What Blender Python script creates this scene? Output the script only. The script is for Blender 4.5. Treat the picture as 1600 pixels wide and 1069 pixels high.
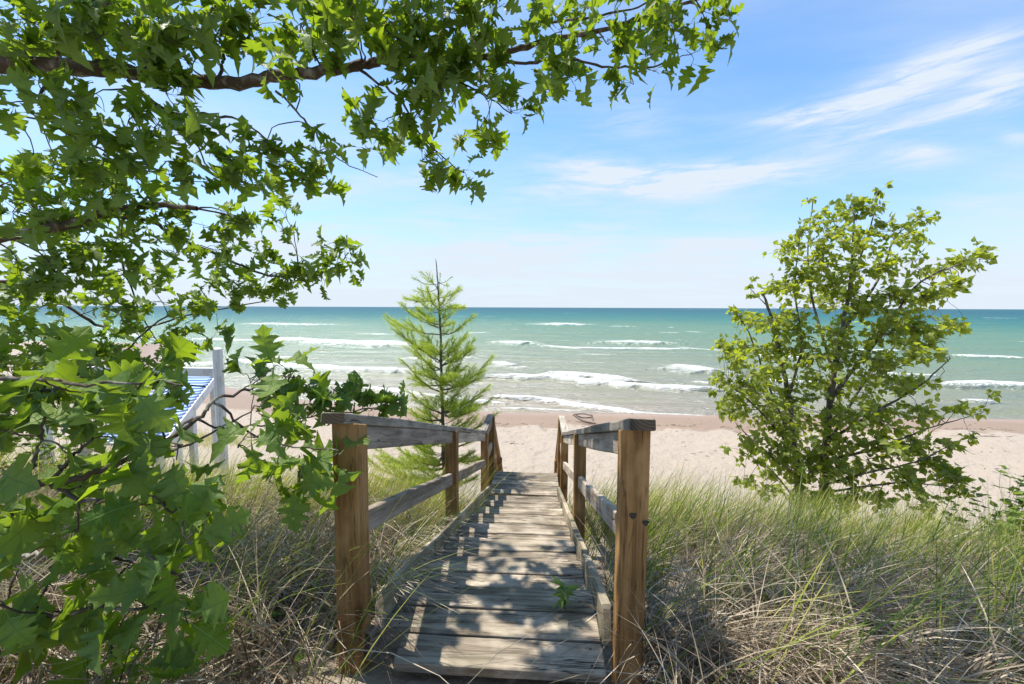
import bpy, math, random
import numpy as np
from mathutils import Vector, Matrix, noise as mn

for o in list(bpy.data.objects):
    bpy.data.objects.remove(o)
SC = bpy.context.scene
C = SC.collection
rng = np.random.default_rng(7)
random.seed(7)
R = math.radians

# ------------------------------------------------------------------ camera
EYE = 5.6                                   # metres above the lake
FPX, HOR, ROLL = 655.0, 480.3, R(0.215)
TH = math.atan((534.5 - HOR) / FPX)
cam = bpy.data.cameras.new('camera')
cam.sensor_width = 36; cam.lens = 36 * FPX / 1600
cam.clip_start = 0.05; cam.clip_end = 60000
co = bpy.data.objects.new('camera', cam); C.objects.link(co)
co.matrix_world = Matrix.Translation((0, 0, EYE)) @ Matrix.Rotation(math.pi/2 - TH, 4, 'X') @ Matrix.Rotation(ROLL, 4, 'Z')
SC.camera = co

# ------------------------------------------------------------------ sky and sun
SUN = Vector((-0.36, 0.17, 1.0)).normalized()       # direction to the sun: left, a little ahead, high
EL = math.asin(SUN.z); AZ = math.atan2(SUN.x, SUN.y)
SC.view_settings.view_transform = 'Standard'; SC.view_settings.look = 'None'
SC.view_settings.gamma = 1; SC.view_settings.use_curve_mapping = False
SC.view_settings.exposure = 0.62
SC.cycles.max_bounces = 8; SC.cycles.transparent_max_bounces = 8
SC.cycles.use_denoising = True

class NT:
    """small helper to write node trees"""
    def __init__(s, tree): s.t = tree
    def n(s, typ, **kw):
        nd = s.t.nodes.new(typ)
        for k, v in kw.items():
            if k.startswith('i_'):
                nd.inputs[k[2:].replace('_', ' ')].default_value = v
            else: setattr(nd, k, v)
        return nd
    def l(s, a, b): s.t.links.new(a, b)
    def val(s, x, sock):
        if isinstance(x, (int, float)): sock.default_value = x
        elif isinstance(x, (tuple, list)): sock.default_value = tuple(x) if len(x) != 3 or sock.type == 'VECTOR' else (*x, 1)
        else: s.l(x, sock)
    def m(s, op, a, b=0.0, c=None, clamp=False):
        nd = s.n('ShaderNodeMath', operation=op, use_clamp=clamp)
        s.val(a, nd.inputs[0]); s.val(b, nd.inputs[1])
        if c is not None: s.val(c, nd.inputs[2])
        return nd.outputs[0]
    def mix(s, f, a, b, bt='MIX'):
        nd = s.n('ShaderNodeMix', data_type='RGBA', blend_type=bt)
        s.val(f, nd.inputs[0]); s.val(a, nd.inputs[6]); s.val(b, nd.inputs[7])
        return nd.outputs[2]
    def ss(s, x, lo, hi):
        nd = s.n('ShaderNodeMapRange', interpolation_type='SMOOTHSTEP')
        s.val(x, nd.inputs[0]); nd.inputs[1].default_value = lo; nd.inputs[2].default_value = hi
        nd.inputs[3].default_value = 0; nd.inputs[4].default_value = 1
        return nd.outputs[0]
    def noise(s, vec, scale=5, detail=4, rough=0.55, dist=0.0):
        nd = s.n('ShaderNodeTexNoise'); s.l(vec, nd.inputs['Vector'])
        nd.inputs['Scale'].default_value = scale; nd.inputs['Detail'].default_value = detail
        nd.inputs['Roughness'].default_value = rough; nd.inputs['Distortion'].default_value = dist
        return nd.outputs['Fac']
    def mapv(s, vec, scale=(1, 1, 1), loc=(0, 0, 0), rot=(0, 0, 0)):
        nd = s.n('ShaderNodeMapping'); s.l(vec, nd.inputs[0])
        nd.inputs['Scale'].default_value = scale; nd.inputs['Location'].default_value = loc
        nd.inputs['Rotation'].default_value = rot
        return nd.outputs[0]
    def ramp(s, fac, stops):
        nd = s.n('ShaderNodeValToRGB'); s.l(fac, nd.inputs[0])
        e = nd.color_ramp.elements
        while len(e) < len(stops): e.new(0.5)
        for el, (p, c) in zip(e, stops): el.position = p; el.color = (*c, 1)
        return nd.outputs[0]

w = bpy.data.worlds.new('World'); SC.world = w; w.use_nodes = True
t = w.node_tree; t.nodes.clear(); N = NT(t)
sky = N.n('ShaderNodeTexSky', sky_type='NISHITA')
sky.sun_disc = False; sky.sun_elevation = EL; sky.sun_rotation = AZ
sky.altitude = 200; sky.air_density = 1.0; sky.dust_density = 0.4; sky.ozone_density = 2.5
tc = N.n('ShaderNodeTexCoord'); D = tc.outputs['Generated']
sp = N.n('ShaderNodeSeparateXYZ'); N.l(D, sp.inputs[0])
sx, sy, sz = sp.outputs
zc = N.m('MAXIMUM', sz, 0.015)
# clouds live on a high flat layer: direction / height
px_ = N.m('DIVIDE', sx, N.m('ADD', zc, 0.10)); py_ = N.m('DIVIDE', sy, N.m('ADD', zc, 0.10))
cb = N.n('ShaderNodeCombineXYZ'); N.l(px_, cb.inputs[0]); N.l(py_, cb.inputs[1])
cv = cb.outputs[0]
wisp = N.noise(N.mapv(cv, (0.55, 1.5, 1), (3.1, 1.2, 0), (0, 0, R(-24))), 1.1, 9, 0.62, 0.6)
big = N.noise(N.mapv(cv, (0.35, 0.7, 1), (7.7, 4.4, 0), (0, 0, R(-18))), 0.8, 3, 0.5, 0.3)
fine = N.noise(N.mapv(cv, (0.7, 5.0, 1), (1.7, 0.4, 0), (0, 0, R(-22))), 2.0, 8, 0.65, 0.8)
cl = N.m('MULTIPLY', N.ss(wisp, 0.46, 0.78), N.ss(big, 0.38, 0.62))
cl = N.m('MULTIPLY', cl, N.m('ADD', 0.35, N.m('MULTIPLY', fine, 1.1)))
# streaks of cirrus in (azimuth tangent, elevation) position: centre x, centre z, tilt, half length, half width, strength
xx = N.m('DIVIDE', sx, N.m('MAXIMUM', sy, 0.05)); zz = N.m('DIVIDE', sz, N.m('MAXIMUM', sy, 0.05))
wob = N.m('MULTIPLY', N.m('SUBTRACT', N.noise(N.mapv(D, (3, 3, 9)), 2.0, 5), 0.5), 0.05)
tot = None
def skypt(u, v):
    x = (u - 800) / FPX; y = -(v - 534.5) / FPX; k = math.cos(TH) + y * math.sin(TH)
    return x / k, (-math.sin(TH) + y * math.cos(TH)) / k
CIRRUS = [  # streaks of cirrus: two ends, half width in photo pixels, strength
 ((840, 302), (1440, 243), 13, .85), ((820, 285), (1180, 275), 22, .45), ((1150, 196), (1420, 160), 15, .75), ((1300, 165), (1620, 42), 17, .75), ((1330, 175), (1560, 110), 40, .35),
 ((1180, 245), (1560, 160), 14, .5), ((1500, 170), (1630, 105), 24, .8), ((600, 402), (1020, 356), 11, .8), ((690, 425), (960, 392), 14, .6), ((980, 402), (1230, 371), 12, .95),
 ((845, 258), (1000, 276), 15, .6), ((900, 180), (1060, 200), 24, .3), ((480, 300), (760, 268), 12, .4), ((300, 380), (620, 350), 16, .4), ((1400, 240), (1500, 245), 12, .45), ((1560, 212), (1620, 218), 8, .5),
 ((600, 350), (830, 345), 20, .4), ((1000, 420), (1200, 410), 12, .5), ((1480, 330), (1660, 300), 30, .3), ((100, 250), (400, 200), 20, .35), ((1150, 440), (1620, 425), 14, .45)]
for (e0, e1, hw_, st) in CIRRUS:
    (x0_, z0_), (x1_, z1_) = skypt(*e0), skypt(*e1)
    cx, cz = (x0_ + x1_) / 2, (z0_ + z1_) / 2; tilt = math.atan2(z1_ - z0_, x1_ - x0_); hl = math.hypot(x1_ - x0_, z1_ - z0_) / 2 * 1.1; hw = hw_ / FPX * 1.5; st = st * 1.5
    dx = N.m('SUBTRACT', xx, cx); dz = N.m('ADD', N.m('SUBTRACT', zz, cz), wob)
    c_, s_ = math.cos(tilt), math.sin(tilt)
    a = N.m('DIVIDE', N.m('ADD', N.m('MULTIPLY', dx, c_), N.m('MULTIPLY', dz, s_)), hl)
    b = N.m('DIVIDE', N.m('SUBTRACT', N.m('MULTIPLY', dz, c_), N.m('MULTIPLY', dx, s_)), hw)
    r2 = N.m('ADD', N.m('MULTIPLY', a, a), N.m('MULTIPLY', b, b))
    g = N.m('MULTIPLY', N.m('EXPONENT', N.m('MULTIPLY', r2, -1.3)), st)
    tot = g if tot is None else N.m('ADD', tot, g)
tex = N.noise(N.mapv(D, (2.2, 2.2, 16), (0.3, 0, 0), (0, R(14), 0)), 3.0, 9, 0.68, 0.5)
tot = N.m('MULTIPLY', tot, N.m('ADD', 0.15, N.m('MULTIPLY', N.ss(tex, 0.30, 0.68), 0.85)))
front = N.ss(sy, 0.05, 0.3)
veil = N.noise(N.mapv(cv, (0.45, 1.0, 1), (11.3, 2.4, 0), (0, 0, R(-20))), 1.0, 7, 0.58, 0.4)
veil = N.m('MULTIPLY', N.ss(veil, 0.42, 0.74), N.m('ADD', 0.30, N.m('MULTIPLY', N.ss(sz, 0.50, 0.25), 0.25)))
cl = N.m('ADD', N.m('MULTIPLY', cl, 0.45), N.m('ADD', veil, N.m('MULTIPLY', tot, front)))
low = N.m('MULTIPLY', N.m('SUBTRACT', 1.0, N.ss(sz, 0.0, 0.20)), N.m('ADD', 0.62, N.m('MULTIPLY', wisp, 0.5)))
cl = N.m('ADD', cl, low, clamp=True)
blue = N.mix(1.0, sky.outputs[0], (0.80, 1.02, 1.14), 'MULTIPLY')
blue = N.mix(N.m('MULTIPLY', N.m('SUBTRACT', 1.0, N.ss(sz, 0.0, 0.40)), 0.55), blue, (2.5, 2.98, 4.15))
col = N.mix(cl, blue, (3.38, 3.78, 4.25))
bg = N.n('ShaderNodeBackground'); N.l(col, bg.inputs[0]); bg.inputs[1].default_value = 0.15
ow = N.n('ShaderNodeOutputWorld'); N.l(bg.outputs[0], ow.inputs[0])

sd = bpy.data.lights.new('sun', 'SUN'); sd.energy = 5.0; sd.angle = R(0.53); sd.color = (1.0, 0.93, 0.81)
so = bpy.data.objects.new('sun', sd); C.objects.link(so)
so.rotation_euler = (-SUN).to_track_quat('-Z', 'Y').to_euler()

# ------------------------------------------------------------------ helpers
def at(u, v, Y):
    """the point in the place at forward distance Y on the sight line of photo position (u, v)"""
    x = (u - 800) / FPX; y = -(v - 534.5) / FPX
    c, s = math.cos(ROLL), math.sin(ROLL)
    x2 = x * c - y * s; y2 = x * s + y * c
    fy = math.cos(TH) + y2 * math.sin(TH); fz = -math.sin(TH) + y2 * math.cos(TH)
    return np.array((x2 / fy * Y, Y, EYE + fz / fy * Y))
def onz(u, v, z=0.0):
    p = at(u, v, 1.0); k = (z - EYE) / (p[2] - EYE)
    return np.array((p[0] * k, p[1] * k, z))
def project(p):
    """numpy Nx3 -> photo u, v, depth"""
    q = p - np.array((0, 0, EYE)); c, s = math.cos(TH), math.sin(TH)
    zc_ = q[:, 1] * c - q[:, 2] * s; y2 = q[:, 1] * s + q[:, 2] * c; x2 = q[:, 0]
    x2 = x2 / np.maximum(zc_, 1e-3); y2 = y2 / np.maximum(zc_, 1e-3)
    cr, sr = math.cos(-ROLL), math.sin(-ROLL)
    return 800 + (x2 * cr - y2 * sr) * FPX, 534.5 - (x2 * sr + y2 * cr) * FPX, zc_

def tag(o, label=None, cat=None, group=None, kind=None):
    for k, v in (('label', label), ('category', cat), ('group', group), ('kind', kind)):
        if v: o[k] = v
    return o
def empty(name, loc, rz=0.0):
    o = bpy.data.objects.new(name, None); C.objects.link(o)
    o.location = loc; o.rotation_euler.z = rz; o.empty_display_size = 0.1
    return o
def link(name, me, parent=None, mat=None):
    o = bpy.data.objects.new(name, me); C.objects.link(o)
    if mat and not me.materials: me.materials.append(mat)
    if parent is not None: o.parent = parent
    return o
def npmesh(name, V, F, smooth=False, tint=None):
    """V Nx3, F MxK (all faces same size)"""
    me = bpy.data.meshes.new(name)
    V = np.ascontiguousarray(V, dtype=np.float32); F = np.ascontiguousarray(F, dtype=np.int32)
    k = F.shape[1]
    me.vertices.add(len(V)); me.vertices.foreach_set('co', V.ravel())
    me.loops.add(F.size); me.loops.foreach_set('vertex_index', F.ravel())
    me.polygons.add(len(F)); me.polygons.foreach_set('loop_start', np.arange(0, F.size, k, dtype=np.int32))
    if smooth: me.polygons.foreach_set('use_smooth', np.ones(len(F), dtype=bool))
    me.update(calc_edges=True)
    if tint is not None:
        a = me.attributes.new('tint', 'FLOAT', 'POINT'); a.data.foreach_set('value', np.ascontiguousarray(tint, dtype=np.float32))
    return me
class Soup:
    def __init__(s): s.V = []; s.F = []; s.T = []; s.n = 0
    def add(s, V, F, t=0.0):
        V = np.asarray(V, float).reshape(-1, 3); F = np.asarray(F, int)
        s.V.append(V); s.F.append(F + s.n); s.T.append(np.full(len(V), t) if np.isscalar(t) else t); s.n += len(V)
    def mesh(s, name, smooth=False):
        return npmesh(name, np.vstack(s.V), np.vstack(s.F), smooth, np.concatenate(s.T))
def tube(soup, pts, rad, k=6, t=0.0):
    """quads round a polyline"""
    P = np.asarray(pts, float); rad = np.broadcast_to(np.asarray(rad, float), (len(P),))
    T = np.gradient(P, axis=0); T /= np.linalg.norm(T, axis=1)[:, None] + 1e-9
    up = np.array((0.31, 0.17, 0.93)); A = np.cross(T, up); A /= np.linalg.norm(A, axis=1)[:, None] + 1e-9
    B = np.cross(T, A); a = np.arange(k) / k * 2 * np.pi
    V = P[:, None] + rad[:, None, None] * (np.cos(a)[None, :, None] * A[:, None] + np.sin(a)[None, :, None] * B[:, None])
    n = len(P); i = np.arange(n - 1)[:, None] * k; j = np.arange(k)[None]; j2 = (j + 1) % k
    F = np.stack([i + j, i + j2, i + k + j2, i + k + j], -1).reshape(-1, 4)
    soup.add(V.reshape(-1, 3), F, t)
def smooth_line(pts, n=6):
    """Catmull-Rom"""
    P = np.asarray(pts, float)
    if len(P) < 3:
        tt = np.linspace(0, 1, n)[:, None]; return P[0] * (1 - tt) + P[-1] * tt
    Q = np.vstack([2 * P[0] - P[1], P, 2 * P[-1] - P[-2]]); out = []
    for i in range(1, len(Q) - 2):
        for u in np.linspace(0, 1, n, endpoint=False):
            a, b, c, d = Q[i-1], Q[i], Q[i+1], Q[i+2]
            out.append(0.5 * (2*b + (c-a)*u + (2*a-5*b+4*c-d)*u*u + (3*b-a-3*c+d)*u**3))
    out.append(P[-1]); return np.array(out)
def fnoise(x, y, s, seed=0.0):
    """cheap vectorised smooth noise, about -1..1"""
    x = np.asarray(x) * s; y = np.asarray(y) * s; r = 0
    for k, (a, b, p, am) in enumerate(((1.0, 0.3, 0.0, 1), (-0.4, 1.1, 1.7, 1), (1.7, -1.3, 4.1, .6), (0.8, 2.1, 2.2, .6), (2.9, 1.1, 5.3, .35), (-2.3, 2.7, 0.9, .35))):
        r = r + am * np.sin(a*x + b*y + p + seed*(k+1)*1.37 + 1.1*np.sin(0.7*b*x - 0.6*a*y + seed + k))
    return r / 3.0

# ------------------------------------------------------------------ the stair frame
YAW = math.atan(0.0650065)
SD = np.array((math.sin(YAW), math.cos(YAW))); TD = np.array((math.cos(YAW), -math.sin(YAW)))
TC = -0.1735; HW = 0.4525                       # centre line and half the clear width between posts
def P(s, t, d):
    xy = SD * s + TD * t
    return np.array((xy[0], xy[1], EYE - d))
def st(x, y): return x * SD[0] + y * SD[1], x * TD[0] + y * TD[1]

# ------------------------------------------------------------------ terrain height
_ps = np.array([-6, 0, 1.28, 1.42, 2.0, 3.0, 4.0, 5.2, 6.0, 7.0, 8.0, 8.8, 9.8, 12, 16, 20.5, 22.5, 30, 60])
_pd = np.array([1.1, 1.22, 1.275, 1.335, 1.56, 1.90, 2.22, 2.72, 3.22, 3.90, 4.50, 4.80, 4.93, 5.02, 5.16, 5.42, 5.66, 7.0, 9.0])
_fs = np.linspace(-6, 60, 1400); _fd = np.convolve(np.pad(np.interp(_fs, _ps, _pd), 6, 'edge'), np.ones(13) / 13, 'valid')
def ground(x, y):
    x = np.asarray(x, float); y = np.asarray(y, float)
    s = x * SD[0] + y * SD[1]; t = x * TD[0] + y * TD[1]
    shore = 21.9 - 0.04 * x + 0.015 * np.minimum(x, 0) ** 2 * (x < 0)
    near = np.clip((s - 9) / 6, 0, 1)
    s2 = s * (1 - near) + (y * 21.9 / np.maximum(shore, 5)) * near
    d = np.interp(s2, _fs, _fd)
    b = np.clip(1 - (s - 8.0) / 2.0, 0, 1)                      # the dune, not the beach
    tc_ = t - TC
    off = np.clip((np.abs(tc_) - 0.6) / 1.0, 0, 1)
    d = d + b * (np.clip(tc_ - 1.2, 0, 8) * 0.10 * np.clip((s - 1) / 3, 0, 1) - np.clip(-tc_ - 1.5, 0, 9) * 0.055)
    d = d - b * off * (0.055 * fnoise(x, y, 1.5, 1.0) + 0.03 * fnoise(x, y, 4.3, 2.0) + 0.012 * fnoise(x, y, 13.0, 3.0))
    d = d - b * off * 0.03
    beach = 1 - b
    d = d - beach * np.clip((20 - y) / 3, 0, 1) * (0.04 * fnoise(x, y, 1.1, 4.0) + 0.035 * fnoise(x, y, 3.1, 5.0) + 0.022 * fnoise(x, y, 7.7, 6.0))
    return EYE - d

def coords(N): 
    g = N.n('ShaderNodeNewGeometry'); return g.outputs['Position']
def newmat(name):
    m = bpy.data.materials.new(name); m.use_nodes = True
    m.node_tree.nodes.clear(); N = NT(m.node_tree)
    out = N.n('ShaderNodeOutputMaterial'); b = N.n('ShaderNodeBsdfPrincipled')
    N.l(b.outputs[0], out.inputs[0])
    return m, N, b, out
def bump(N, h, b, strength=0.5, dist=0.01):
    bp = N.n('ShaderNodeBump'); bp.inputs['Strength'].default_value = strength; bp.inputs['Distance'].default_value = dist
    N.l(h, bp.inputs['Height']); N.l(bp.outputs[0], b.inputs['Normal']); return bp

# ------------------------------------------------------------------ sand
m_sand, N, b, _ = newmat('sand')
pos = coords(N); sp = N.n('ShaderNodeSeparateXYZ'); N.l(pos, sp.inputs[0])
n1 = N.noise(pos, 0.8, 5); n2 = N.noise(pos, 9, 6, 0.7); n3 = N.noise(pos, 160, 3, 0.7)
base = N.mix(n2, (0.295, 0.245, 0.192), (0.40, 0.343, 0.282))
base = N.mix(N.ss(n3, 0.58, 0.75), base, (0.36, 0.27, 0.20))
base = N.mix(N.m('MULTIPLY', N.ss(n1, 0.50, 0.7), 0.35), base, (0.38, 0.30, 0.225))
# leaf litter and roots darken the dune sand under the grass
ld = N.noise(pos, 5.0, 6, 0.7); onD = N.m('MULTIPLY', N.ss(sp.outputs[2], 1.4, 2.4), N.ss(ld, 0.44, 0.60))
base = N.mix(N.m('MULTIPLY', onD, 0.45), base, (0.22, 0.155, 0.10))
# wet strip by the water: everything lower than about 30 cm above the lake
zj = N.m('ADD', sp.outputs[2], N.m('MULTIPLY', N.m('SUBTRACT', N.noise(pos, 0.5, 4), 0.5), 0.10))
wet = N.m('SUBTRACT', 1.0, N.ss(zj, 0.285, 0.325))
base = N.mix(wet, base, N.mix(n1, (0.225, 0.155, 0.10), (0.28, 0.195, 0.13)))
base = N.mix(N.m('SUBTRACT', 1.0, N.ss(zj, 0.05, 0.16)), base, (0.29, 0.20, 0.15))
N.l(base, b.inputs['Base Color'])
N.l(N.m('ADD', 0.92, N.m('MULTIPLY', wet, -0.45)), b.inputs['Roughness'])
b.inputs['Specular IOR Level'].default_value = 0.25
foot = N.noise(pos, 3.2, 3, 0.5, 0.6)
vf = N.n('ShaderNodeTexVoronoi', feature='SMOOTH_F1'); N.l(pos, vf.inputs['Vector']); vf.inputs['Scale'].default_value = 2.1
foot = N.m('ADD', foot, N.m('MULTIPLY', N.ss(vf.outputs['Distance'], 0.10, 0.26), 0.35))
h = N.m('ADD', N.m('MULTIPLY', foot, 0.9), N.m('ADD', N.m('MULTIPLY', N.noise(pos, 14, 5), 0.35), N.m('MULTIPLY', n3, 0.04)))
h = N.m('MULTIPLY', h, N.m('SUBTRACT', 1.0, N.m('MULTIPLY', wet, 0.9)))
bump(N, h, b, 0.8, 0.14)

def warp(lo, hi, n, c, k):
    """points dense near c"""
    u = np.linspace(-1, 1, n); x = np.sinh(u * k) / math.sinh(k)
    return np.where(x < 0, c + x * (c - lo), c + x * (hi - c))
gx = warp(-400, 400, 520, 0.6, 6.2); gy = np.concatenate([warp(-8, 24, 420, 3.0, 1.9), np.geomspace(24.3, 60, 30)])
X, Yg = np.meshgrid(gx, gy); Z = ground(X, Yg)
V = np.stack([X, Yg, Z], -1).reshape(-1, 3); nx, ny = len(gx), len(gy)
i = np.arange(ny - 1)[:, None] * nx + np.arange(nx - 1)[None]
F = np.stack([i, i + 1, i + nx + 1, i + nx], -1).reshape(-1, 4)
o = link('sand_ground', npmesh('sand_ground', V, F, True), mat=m_sand); tag(o, kind='structure')
# the land goes on behind the viewer
Vb = np.array([(-3000, -3000, 4.2), (3000, -3000, 4.2), (3000, -7.5, 4.2), (-3000, -7.5, 4.2)]); 
o = link('back_terrain', npmesh('back_terrain', Vb, np.array([[0, 1, 2, 3]])), mat=m_sand); tag(o, kind='structure')

# ------------------------------------------------------------------ water
FOAM = [  # crest lines in photo positions laid on the lake plane: points, thickness in photo pixels
 ([(388,506),(440,507),(522,508)],4.5), ([(430,530),(470,534),(540,538),(635,540)],10), ([(305,530),(370,532),(430,533)],5),
 ([(860,508),(880,507),(896,508)],7), ([(964,510),(980,511)],4), ([(778,537),(800,537),(825,538)],8), ([(1060,543),(1140,549)],3),
 ([(852,541),(890,544),(960,545),(1066,546)],5), ([(952,537),(990,537),(1036,538)],11), ([(774,567),(784,568),(798,571)],5),
 ([(803,575),(822,575)],4), ([(1060,576),(1085,579),(1108,582)],14), ([(762,593),(850,593),(920,599),(1000,606),(1115,612)],8),
 ([(860,590),(930,594),(985,600)],10), ([(930,600),(1040,607)],6), ([(1485,606),(1540,605),(1600,607),(1700,609)],12),
 ([(1488,558),(1540,559),(1610,561)],5), ([(372,567),(430,573),(520,579),(640,585)],10), ([(270,571),(360,569)],7), ([(400,560),(470,562)],4),
 ([(778,624),(850,627),(905,635),(960,641),(1000,646)],7), ([(850,629),(900,632)],5), ([(780,638),(830,639),(870,641),(900,642)],3), ([(1505,628),(1550,631)],5),
 ([(1000,646),(1060,648),(1150,652),(1300,655),(1600,661)],2.5), ([(520,600),(610,612),(700,624),(780,632)],5), ([(100,523),(170,522),(225,526)],5),
 ([(0,560),(70,566),(150,570)],8), ([(0,520),(60,521)],4), ([(560,522),(600,523)],3), ([(1160,600),(1260,601),(1330,603)],8), ([(1180,556),(1260,560)],6),
 ([(1085,598),(1110,600)],3), ([(1380,585),(1460,588)],5), ([(1330,548),(1400,549)],6), ([(700,560),(740,562)],4), ([(640,562),(700,566)],4), ([(910,553),(960,554)],2),
 ([(1020,520),(1060,521)],2), ([(730,520),(760,520)],2.5), ([(1075,518),(1090,519)],2.5), ([(1550,497),(1575,497)],2), ([(1090,484),(1096,484)],1.5), ([(888,490),(894,490)],1.8)]
for _ in range(30):
    u_, v_ = rng.uniform(100, 1600), 486 + rng.uniform(0, 1) ** 1.5 * 70
    FOAM.append(([(u_, v_), (u_ + rng.uniform(3, 12), v_ + 0.2)], rng.uniform(1.0, 2.0)))
ra = np.concatenate([np.geomspace(18.5, 60, 430), np.geomspace(60.2, 300, 300), np.geomspace(302, 25000, 60)])
az = np.radians(np.linspace(-62, 62, 1000))
A_, R_ = np.meshgrid(az, ra)
WX = np.sin(A_) * R_; WY = np.cos(A_) * R_
foam = np.zeros_like(WX); ridge = np.zeros_like(WX)
jit = 0.30 * fnoise(WX, WY, 0.9, 3.3) + 0.22 * fnoise(WX, WY, 2.7, 1.3)
for pts, th in FOAM:
    Q = np.array([onz(u_, v_) for u_, v_ in pts])
    th = th * 0.72; mid = Q[len(Q) // 2]; dpp = abs(onz(pts[0][0], pts[0][1] - th / 2)[1] - onz(pts[0][0], pts[0][1] + th / 2)[1]) / 2
    d2 = np.full(WX.shape, 1e9); al = np.zeros_like(WX); tot_l = sum(np.linalg.norm(Q[k+1] - Q[k]) for k in range(len(Q) - 1)); acc = 0
    box = (WX > Q[:, 0].min() - 3 * dpp - 1) & (WX < Q[:, 0].max() + 3 * dpp + 1) & (WY > Q[:, 1].min() - 5 * dpp - 1) & (WY < Q[:, 1].max() + 5 * dpp + 1)
    bx, by = WX[box], WY[box]; bd = np.full(bx.shape, 1e9); bal = np.zeros_like(bx); bsg = np.zeros_like(bx)
    for k in range(len(Q) - 1):
        a, c = Q[k], Q[k+1]; L = c[:2] - a[:2]; ll = L @ L
        tt = np.clip(((bx - a[0]) * L[0] + (by - a[1]) * L[1]) / ll, 0, 1)
        ddx, ddy = bx - (a[0] + tt * L[0]), by - (a[1] + tt * L[1])
        dd = np.hypot(ddx * 0.8, ddy); w_ = dd < bd
        bd[w_] = dd[w_]; bal[w_] = (acc + tt[w_] * math.sqrt(ll)) / tot_l; bsg[w_] = ddy[w_]; acc += math.sqrt(ll)
    taper = np.clip(np.minimum(bal, 1 - bal) * 5 + 0.35, 0, 1)
    wd = dpp * taper * (1 + 0.35 * fnoise(bx, by, 1.3, th))
    bsg2 = bsg + jit[box] * dpp * 0.7
    # sharp front towards the beach, ragged trailing edge towards the lake
    f_ = np.where(bsg2 < 0, np.exp(-(bsg2 / (wd * 0.65)) ** 4), np.exp(-(bsg2 / (wd * 1.15)) ** 2)) * np.exp(-np.maximum(np.abs(bd) - np.abs(bsg), 0) / (dpp + .2) * 1.5)
    halo = 0.44 * np.exp(-(np.maximum(bsg2, 0) / (wd * 3.2 + .25)) ** 2) * np.exp(-(np.minimum(bsg2, 0) / (wd * 0.8)) ** 2) * np.exp(-np.maximum(np.abs(bd) - np.abs(bsg), 0) / (dpp + .2)) * (th > 3)
    foam[box] = np.maximum(foam[box], np.maximum(halo, f_ * (0.72 + 0.26 * min(1, th / 4))))
    ridge[box] = np.maximum(ridge[box], np.exp(-(bsg / (wd * 1.4 + .3)) ** 2) * f_.clip(0, 1) * min(0.45, 0.06 * th))
fade = 1 / (1 + (R_ / 90) ** 2)
sw = (0.5 + 0.5 * np.sin(WY * 0.62 + 1.2 * fnoise(WX, WY, 0.05, 2.0) + 0.03 * WX)) ** 3
WZ = 0.18 * (sw - 0.3) * np.clip((WY - 24) / 12, 0, 1) * np.clip(1.4 - R_ / 300, 0, 1)
WZ = WZ + fade * (0.030 * fnoise(WX * .6, WY, 1.9, 0.5) + 0.016 * fnoise(WX * .6, WY, 4.4, 1.5)) + ridge
WZ = np.where(R_ > 350, 0, WZ)
shore = 21.9 - 0.04 * WX + 0.015 * np.minimum(WX, 0) ** 2
sw_in = np.clip((WY - shore) / 3, 0, 1); WZ = WZ * (0.15 + 0.85 * sw_in)
V = np.stack([WX, WY, WZ], -1).reshape(-1, 3); nx, ny = len(az), len(ra)
i = np.arange(ny - 1)[:, None] * nx + np.arange(nx - 1)[None]
F = np.stack([i, i + nx, i + nx + 1, i + 1], -1).reshape(-1, 4)
me = npmesh('lake_water', V, F, True)
a = me.attributes.new('foam', 'FLOAT', 'POINT'); a.data.foreach_set('value', foam.ravel().astype(np.float32))
m_water, N, b, _ = newmat('water')
pos = coords(N); sp = N.n('ShaderNodeSeparateXYZ'); N.l(pos, sp.inputs[0])
ln = N.n('ShaderNodeVectorMath', operation='LENGTH'); N.l(pos, ln.inputs[0])
lg = N.m('LOGARITHM', ln.outputs['Value'], 10.0)
str_ = N.noise(N.mapv(pos, (0.03, 0.10, 1)), 1.0, 5, 0.6); lg = N.m('ADD', lg, N.m('MULTIPLY', N.m('SUBTRACT', str_, 0.5), 0.28))
fac = N.m('DIVIDE', N.m('SUBTRACT', lg, 1.3), 2.0)
colw = N.ramp(fac, [(0.0, (0.25, 0.205, 0.15)), (0.07, (0.215, 0.20, 0.148)), (0.16, (0.175, 0.20, 0.143)), (0.28, (0.125, 0.195, 0.132)),
                    (0.42, (0.090, 0.185, 0.130)), (0.52, (0.030, 0.140, 0.125)), (0.64, (0.0065, 0.103, 0.118)), (0.82, (0.0018, 0.073, 0.108))])
pat = N.noise(N.mapv(pos, (0.10, 0.55, 1)), 1.0, 6, 0.65, 0.4)
colw = N.mix(N.m('MULTIPLY', N.ss(pat, 0.48, 0.66), 0.75), colw, N.mix(0.5, colw, (0.15, 0.175, 0.06)))
colw = N.mix(N.m('MULTIPLY', N.ss(pat, 0.50, 0.30), 0.5), colw, N.mix(0.45, colw, (0.03, 0.12, 0.12)))
at_ = N.n('ShaderNodeAttribute', attribute_name='foam')
fn = N.noise(N.mapv(pos, (1.0, 2.2, 1)), 2.6, 8, 0.72); fn2 = N.noise(N.mapv(pos, (0.5, 1.6, 1)), 1.2, 6, 0.7, 1.0)
fine_ = N.noise(N.mapv(pos, (1.0, 1.8, 1)), 9.0, 5, 0.7)
fm = N.ss(N.m('ADD', N.m('ADD', at_.outputs['Fac'], N.m('MULTIPLY', N.m('SUBTRACT', fine_, 0.5), 1.1)), N.m('MULTIPLY', N.m('SUBTRACT', fn, 0.5), 2.0)), 0.55, 1.10)
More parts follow.
